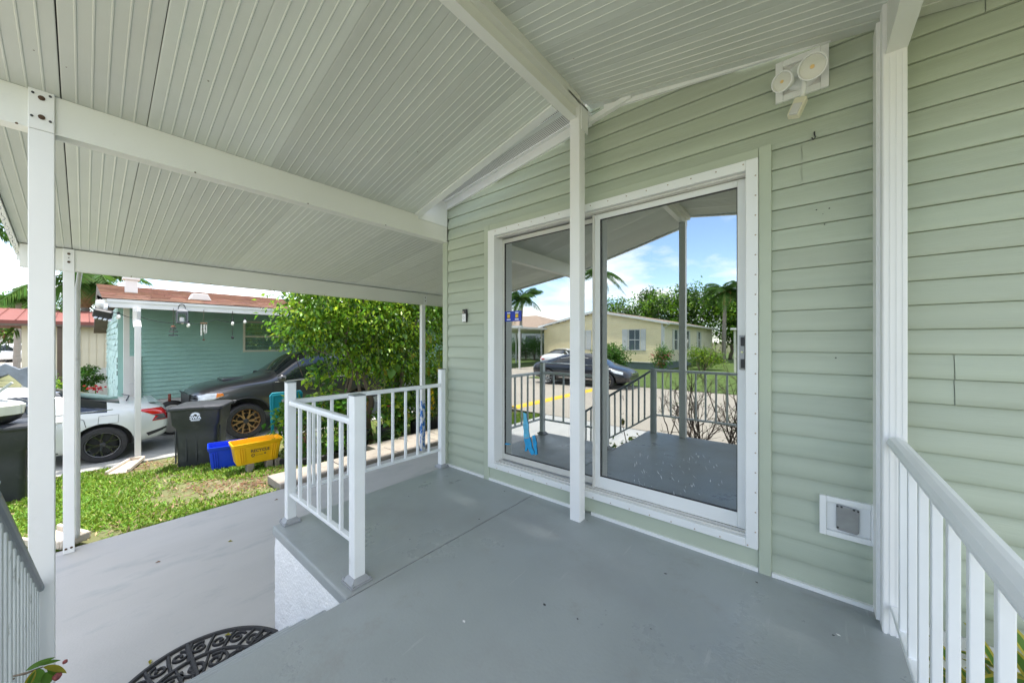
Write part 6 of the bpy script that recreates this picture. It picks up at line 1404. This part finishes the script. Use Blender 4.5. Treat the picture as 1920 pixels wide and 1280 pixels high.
for i_, (y_, h_, w2, tx) in enumerate(((3.45,.9,.34,'bushy green plant filling the bed left of the middle railing post'),(4.45,1.0,.36,'bushy green plant filling the bed behind the grassy plant'),(5.4,1.05,.36,'bushy dark plant filling the bed behind the spider like plant'),(6.1,1.0,.38,'bushy plant filling the bed left of the blue footed post'),(7.3,1.1,.42,'bushy plant filling the bed right of the blue footed post'),(8.4,1.1,.45,'bushy plant at the far end of the bed'))):
    leafy(tx, -7.0, y_, gz(-7.0), h_, w2, 620, .11, [L_broad, L_ficus, L_dark], [.5,.3,.2], 140+i_, .5)
strappy('arching grassy plant spilling across the pavers', -6.55, 3.7, gz(-6.55)+.08, .95, 30, L_palm, 130, wd=.016)
strappy('spider like plant in a black pot near the far railing end', -6.72, 5.75, gz(-6.7)+.40, .5, 44, L_hedge, 131, wd=.020)
strappy('pale grassy clump beside the pink flower', -6.7, 5.2, gz(-6.7)+.35, .55, 40, L_palm, 132, wd=.014)
for i, (x, y, r_, h) in enumerate(((-6.72,3.45,.17,.34),(-6.72,4.0,.18,.33),(-6.72,4.75,.16,.32),(-6.72,5.22,.17,.36),(-6.72,5.75,.17,.40),(-6.78,6.6,.19,.38),(-6.75,3.08,.14,.26))):
    pot(['black nursery pot behind the front balusters','black nursery pot left of the grassy plant','black pot under the dense potted shrub','black pot under the pale grassy clump','tall black pot under the spider like plant','wide black pot right of the blue footed post','small black pot at the near corner of the bed'][i], x, y, r_, h)
fl_ = empty('pink_flower', (-6.62, 4.95, -.3), 0, 'single pink rose like flower seen between the far balusters', 'flower')
p = at_x(729, 763, -6.55); g = random.Random(2); V = []
fl_.location = p; mb = MB()
for i in range(12):
    a = i*2.4; d = Vector((math.cos(a),math.sin(a),.6)); s_ = d.cross(Vector((0,0,1))).normalized()*.025; mb.add([(0,0,0),tuple(d*.03+s_),tuple(d*.055),tuple(d*.03-s_)], [(0,1,2,3)])
mb.build('petals', L_pink, fl_, local=True, fix=False); mb = MB(); mb.tube([(0,0,0),(-.03,0,-.3),(-.05,0,-.75)], .006, 5); mb.build('stem', M_stem, fl_, local=True)
# yellow bromeliad flowers near the house corner
yf = empty('yellow_flower_spike', (-6.7, 7.6, -.5), 0, 'yellow flower spike by the house corner behind the railing', 'flower'); p = at_x(808,770,-6.7); yf.location = (p.x,p.y,p.z-.35)
mb = MB(); g = random.Random(6)
for i in range(40): z = .1+g.random()*.75; a = g.uniform(0,6.28); r_ = .075*(1-abs(z-.45)); mb.add([(0,0,z),(r_*math.cos(a-.4),r_*math.sin(a-.4),z+.05),(r_*1.4*math.cos(a),r_*1.4*math.sin(a),z+.11),(r_*math.cos(a+.4),r_*math.sin(a+.4),z+.05)], [(0,1,2,3)])
mb.build('petals', pm('yellow_petal',(.75,.55,.02),.5,var=.1,island=.2,trans=.3), yf, local=True, fix=False); mb = MB(); mb.tube([(0,0,-.35),(0,0,.7)], .012, 6); mb.build('stem', M_stem, yf, local=True)
# black plastic border
mb = MB(); pts = [(-7.45,2.0),(-7.0,2.05),(-6.55,2.3),(-6.38,2.7),(-6.36,3.4),(-6.36,4.6),(-6.40,6.5),(-6.4,9)]
rings = [[(x,y,gz(x)-.06),(x+.03,y-.02,gz(x)-.06),(x+.035,y-.02,gz(x)+.07),(x+.018,y-.01,gz(x)+.09),(x,y,gz(x)+.07)] for x, y in pts]
mb.loft(rings); mb.thing('bed_border', M_black, 'black plastic edging along the front of the planting bed', 'edging')
# pavers between drive and bed
pv = empty('paver_path', (-5.6, 4, -.70), 0, 'sandy concrete paver path between the drive and the planting bed', 'path')
g = random.Random(14); y = 1.66
while y < 9:
    l = g.uniform(.85,.98); mb = MB(); a = g.uniform(-.006,.006)
    mb.add([(-5.90,y,-.76),(-5.352,y,-.76),(-5.352,y+l-.012,-.76),(-5.90,y+l-.012,-.76),(-5.90+a,y,-.655+a),(-5.352,y,-.645),(-5.352,y+l-.012,-.645-a),(-5.90,y+l-.012,-.655)], [(0,3,2,1),(4,5,6,7),(0,1,5,4),(1,2,6,5),(2,3,7,6),(3,0,4,7)])
    mb.build('paver', M_paver, pv, bevel=.008); y += l
y = 3.35
while y < 9:
    l = g.uniform(.6,.72); mb = MB(); mb.box(-6.30,-5.912,y,y+l-.012,-.78,-.672+g.uniform(-.004,.006)); mb.build('paver', M_paver, pv, bevel=.008); y += l

# lawn: broad bladed grass, thinner over the bare patches
rg = np.random.default_rng(5)
def vn2(x, y, s_, seed):                        # cheap value noise
    r_ = np.random.default_rng(seed).random((64,64)); u, v = (x*s_) % 64, (y*s_) % 64; i, j = u.astype(int), v.astype(int); fx, fy = u-i, v-j; fx = fx*fx*(3-2*fx); fy = fy*fy*(3-2*fy)
    a, b, c, d = r_[i%64,j%64], r_[(i+1)%64,j%64], r_[i%64,(j+1)%64], r_[(i+1)%64,(j+1)%64]
    return (a*(1-fx)+b*fx)*(1-fy)+(c*(1-fx)+d*fx)*fy
def lawn(name, x0, x1, y0, y1, n, size, seed, label, patches=True, zf=None):
    x = rg.uniform(x0,x1,n); y = rg.uniform(y0,y1,n)
    dens = .62*vn2(x,y,1.3,seed)+.38*vn2(x,y,4.1,seed+1)
    if patches:
        for px_, py_, r_ in ((at_g(390,908).x,at_g(390,908).y,.42),(at_g(265,873).x,at_g(265,873).y,.55),(at_g(480,905).x,at_g(480,905).y,.3),(-5.6,.1,.2),(-9.5,1.0,.5)):
            dens -= .75*np.exp(-(((x-px_)/r_)**2+((y-py_)/(r_*.8))**2))
    keep = rg.random(n) < np.clip((dens-.12)*2.6, .05, 1); x, y, dens = x[keep], y[keep], dens[keep]; n = len(x)
    z = np.array([gh(a, b) for a, b in zip(x, y)]) - .03 if zf is None else np.full(n, zf)
    P = np.stack([x,y,z],1); D = rg.normal(size=(n,3)); D[:,2] = np.abs(D[:,2])*.5+.35; Nn = rg.normal(size=(n,3))*.4; Nn[:,2] += 1
    V = leaf_arrays(P, D, Nn, size*(.6+.8*rg.random(n)), .26, .12)
    mi = (rg.random(n) < np.clip(.30-dens*.42, .015, .6)).astype(int)
    o = link(name, quads_mesh(name, V, [L_grass, L_straw], mi)); return tag(o, label, 'grass', kind='stuff')
lawn('grass', -9.62, -5.36, -2.6, 2.3, 85000, .062, 7, 'bright green lawn grass between the two driveways')
lawn('grass', -9.62, -6.4, 2.3, 7, 9000, .06, 9, 'thin grass behind the planting bed', False)
lawn('grass', -6.35, -5.9, 1.9, 9, 3500, .05, 11, 'thin grass strip between pavers and bed', False)
lawn('grass', -8.5, -5.5, -3.0, -2.2, 9000, .06, 13, 'grass at the street corner of the lawn', False)
# mulch chips and dead leaves over the bare patches
g = random.Random(17); mb = MB()
for i in range(900):
    c = g.choice(((390,908,.40),(265,873,.5),(480,905,.3),(520,880,.25))); q = at_g(c[0],c[1]); x, y = q.x+g.gauss(0,c[2]*.6), q.y+g.gauss(0,c[2]*.5)
    if x < -9.6 or x > -5.4: continue
    z = gh(x,y)-.018; a = g.uniform(0,6.28); l, w_ = g.uniform(.012,.04), g.uniform(.004,.014)
    mb.add([(x-l*math.cos(a),y-l*math.sin(a),z),(x+w_*math.sin(a),y-w_*math.cos(a),z+g.uniform(0,.015)),(x+l*math.cos(a),y+l*math.sin(a),z+g.uniform(0,.02)),(x-w_*math.sin(a),y+w_*math.cos(a),z)], [(0,1,2,3)])
o = mb.build('leaf_litter', L_dry, fix=False); tag(o, 'brown mulch chips and dead leaves on the bare lawn patches', 'litter', kind='stuff')

# ---------------------------------------------------------------- far left background
palm('slim young palm at the left edge beyond the drive', (-42,-3.0,-1.0), 5.2, 18, 2.0, 71, False, (.1,.1), 'palms beyond the drive', .9, .9, leaf=.020)
palm('tall palm whose long fronds reach over the left edge', (-33,-4.2,-1.0), 8.6, 16, 3.4, 72, False, (.2,.3), 'palms beyond the drive', 1.2, .9, leaf=.018)
p = at_x(160, 560, -26.5)
palm('palm with shaggy brown trunk top between post and teal roof', (p.x,p.y,-1.0), 5.2, 20, 2.6, 73, True, (0,0), 'palms beyond the drive', 1.5, .9, leaf=.020)
g = random.Random(90)
for i, (x, y, h, w_) in enumerate(((-62,-3.5,7.0,3.0),(-66,-7.5,8,3.4),(-58,-.2,5.0,2.2))):
    bl_ = [(g.uniform(-.6,.6)*w_, g.uniform(-.6,.6)*w_, h*g.uniform(.45,.85), w_*.55, w_*.5, h*.16) for _ in range(7)]
    crown_tree('street_tree', ['brownish green tree far down the street at the left edge','taller tree behind it at the far left','small tree far behind the near carport post'][i], (x,y,-1.0), h, bl_, 3200, .34, [L_tree, L_ficus, L_dry], [.5,.3,.2], 91+i, 'trees far down the street', .25, .4)
for i, (x, y, h) in enumerate(((-27,9.3,5.6),(-24,14.5,5.8))):
    bl_ = [(g.uniform(-1,1)*1.4, g.uniform(-1,1)*1.5, h*g.uniform(.6,.9), 1.2, 1.3, .7) for _ in range(6)]
    crown_tree('back_tree', ['tree top showing above the brown roof behind the lantern','tree top showing over the roof beside the ficus'][i], (x,y,-1.0), h, bl_, 3000, .20, [L_ficus, L_tree], [.6,.4], 95+i, 'trees behind the teal house', .2, .3)
p = at_x(156, 710, -19)
crown_tree('topiary_shrub', 'round clipped shrub before the white skirting of the beige house', (p.x,p.y,-1.0), 1.2, [(0,0,.98,.40,.42,.40),(.1,.1,1.05,.3,.3,.3)], 1500, .09, [L_broad, L_dark], [.6,.4], 97, None, .05, .06, cat='shrub')
bush('shrub', 'loose shrub at the foot of the pole between the carport posts', (at_x(112,720,-20).x, at_x(112,720,-20).y, -.55), (.5,.45,.5), 900, .10, [L_broad, L_ficus2], [.6,.4], 98, 'shrubs by the beige house')
bush('shrub', 'low yellowish shrub beside the red flowers', (-14.2, at_x(192,735,-14.2).y, -.72), (.35,.35,.28), 500, .09, [L_hedge, L_broad], [.6,.4], 99, 'shrubs by the beige house')
q = at_x(179, 724, -14.6); e = empty('red_flowers', (q.x,q.y,-1.0), 0, 'cluster of red flowers showing over the white sedan', 'flower')
foliage('petals', [(0,0,q.z+.96,.07,.08,.06)], 60, .06, [L_red], [1], e, 100, .04, 10, .8); mb = MB(); mb.tube([(0,0,-.05),(0,0,q.z+1.0)], .012, 6); mb.build('stem', M_stem, e, local=True)
# far white houses at the end of the street
for i, (x, y, w_) in enumerate(((-85,-6,9),(-80,5,7))):
    e = empty('far_house', (x,y,-1.0), 0, ['small pale house at the far end of the street','pale house far behind the carport posts'][i], 'house', 'houses at the end of the street')
    mb = MB(); mb.box(x-4,x+4,y-w_/2,y+w_/2,-1.0,2.0); mb.build('wall', M_nwhite, e); mb = MB(); mb.prism([(y-w_/2-.4,2.0),(y+w_/2+.4,2.0),(y,3.8)], x-4.4, x+4.4, 'x'); mb.build('roof', M_wroof, e)
    for k in (-1,1): mb = MB(); mb.box(x+4.001,x+4.05,y+k*w_*.25-.6,y+k*w_*.25+.6,-.0,1.2); mb.build('window', M_pane, e)
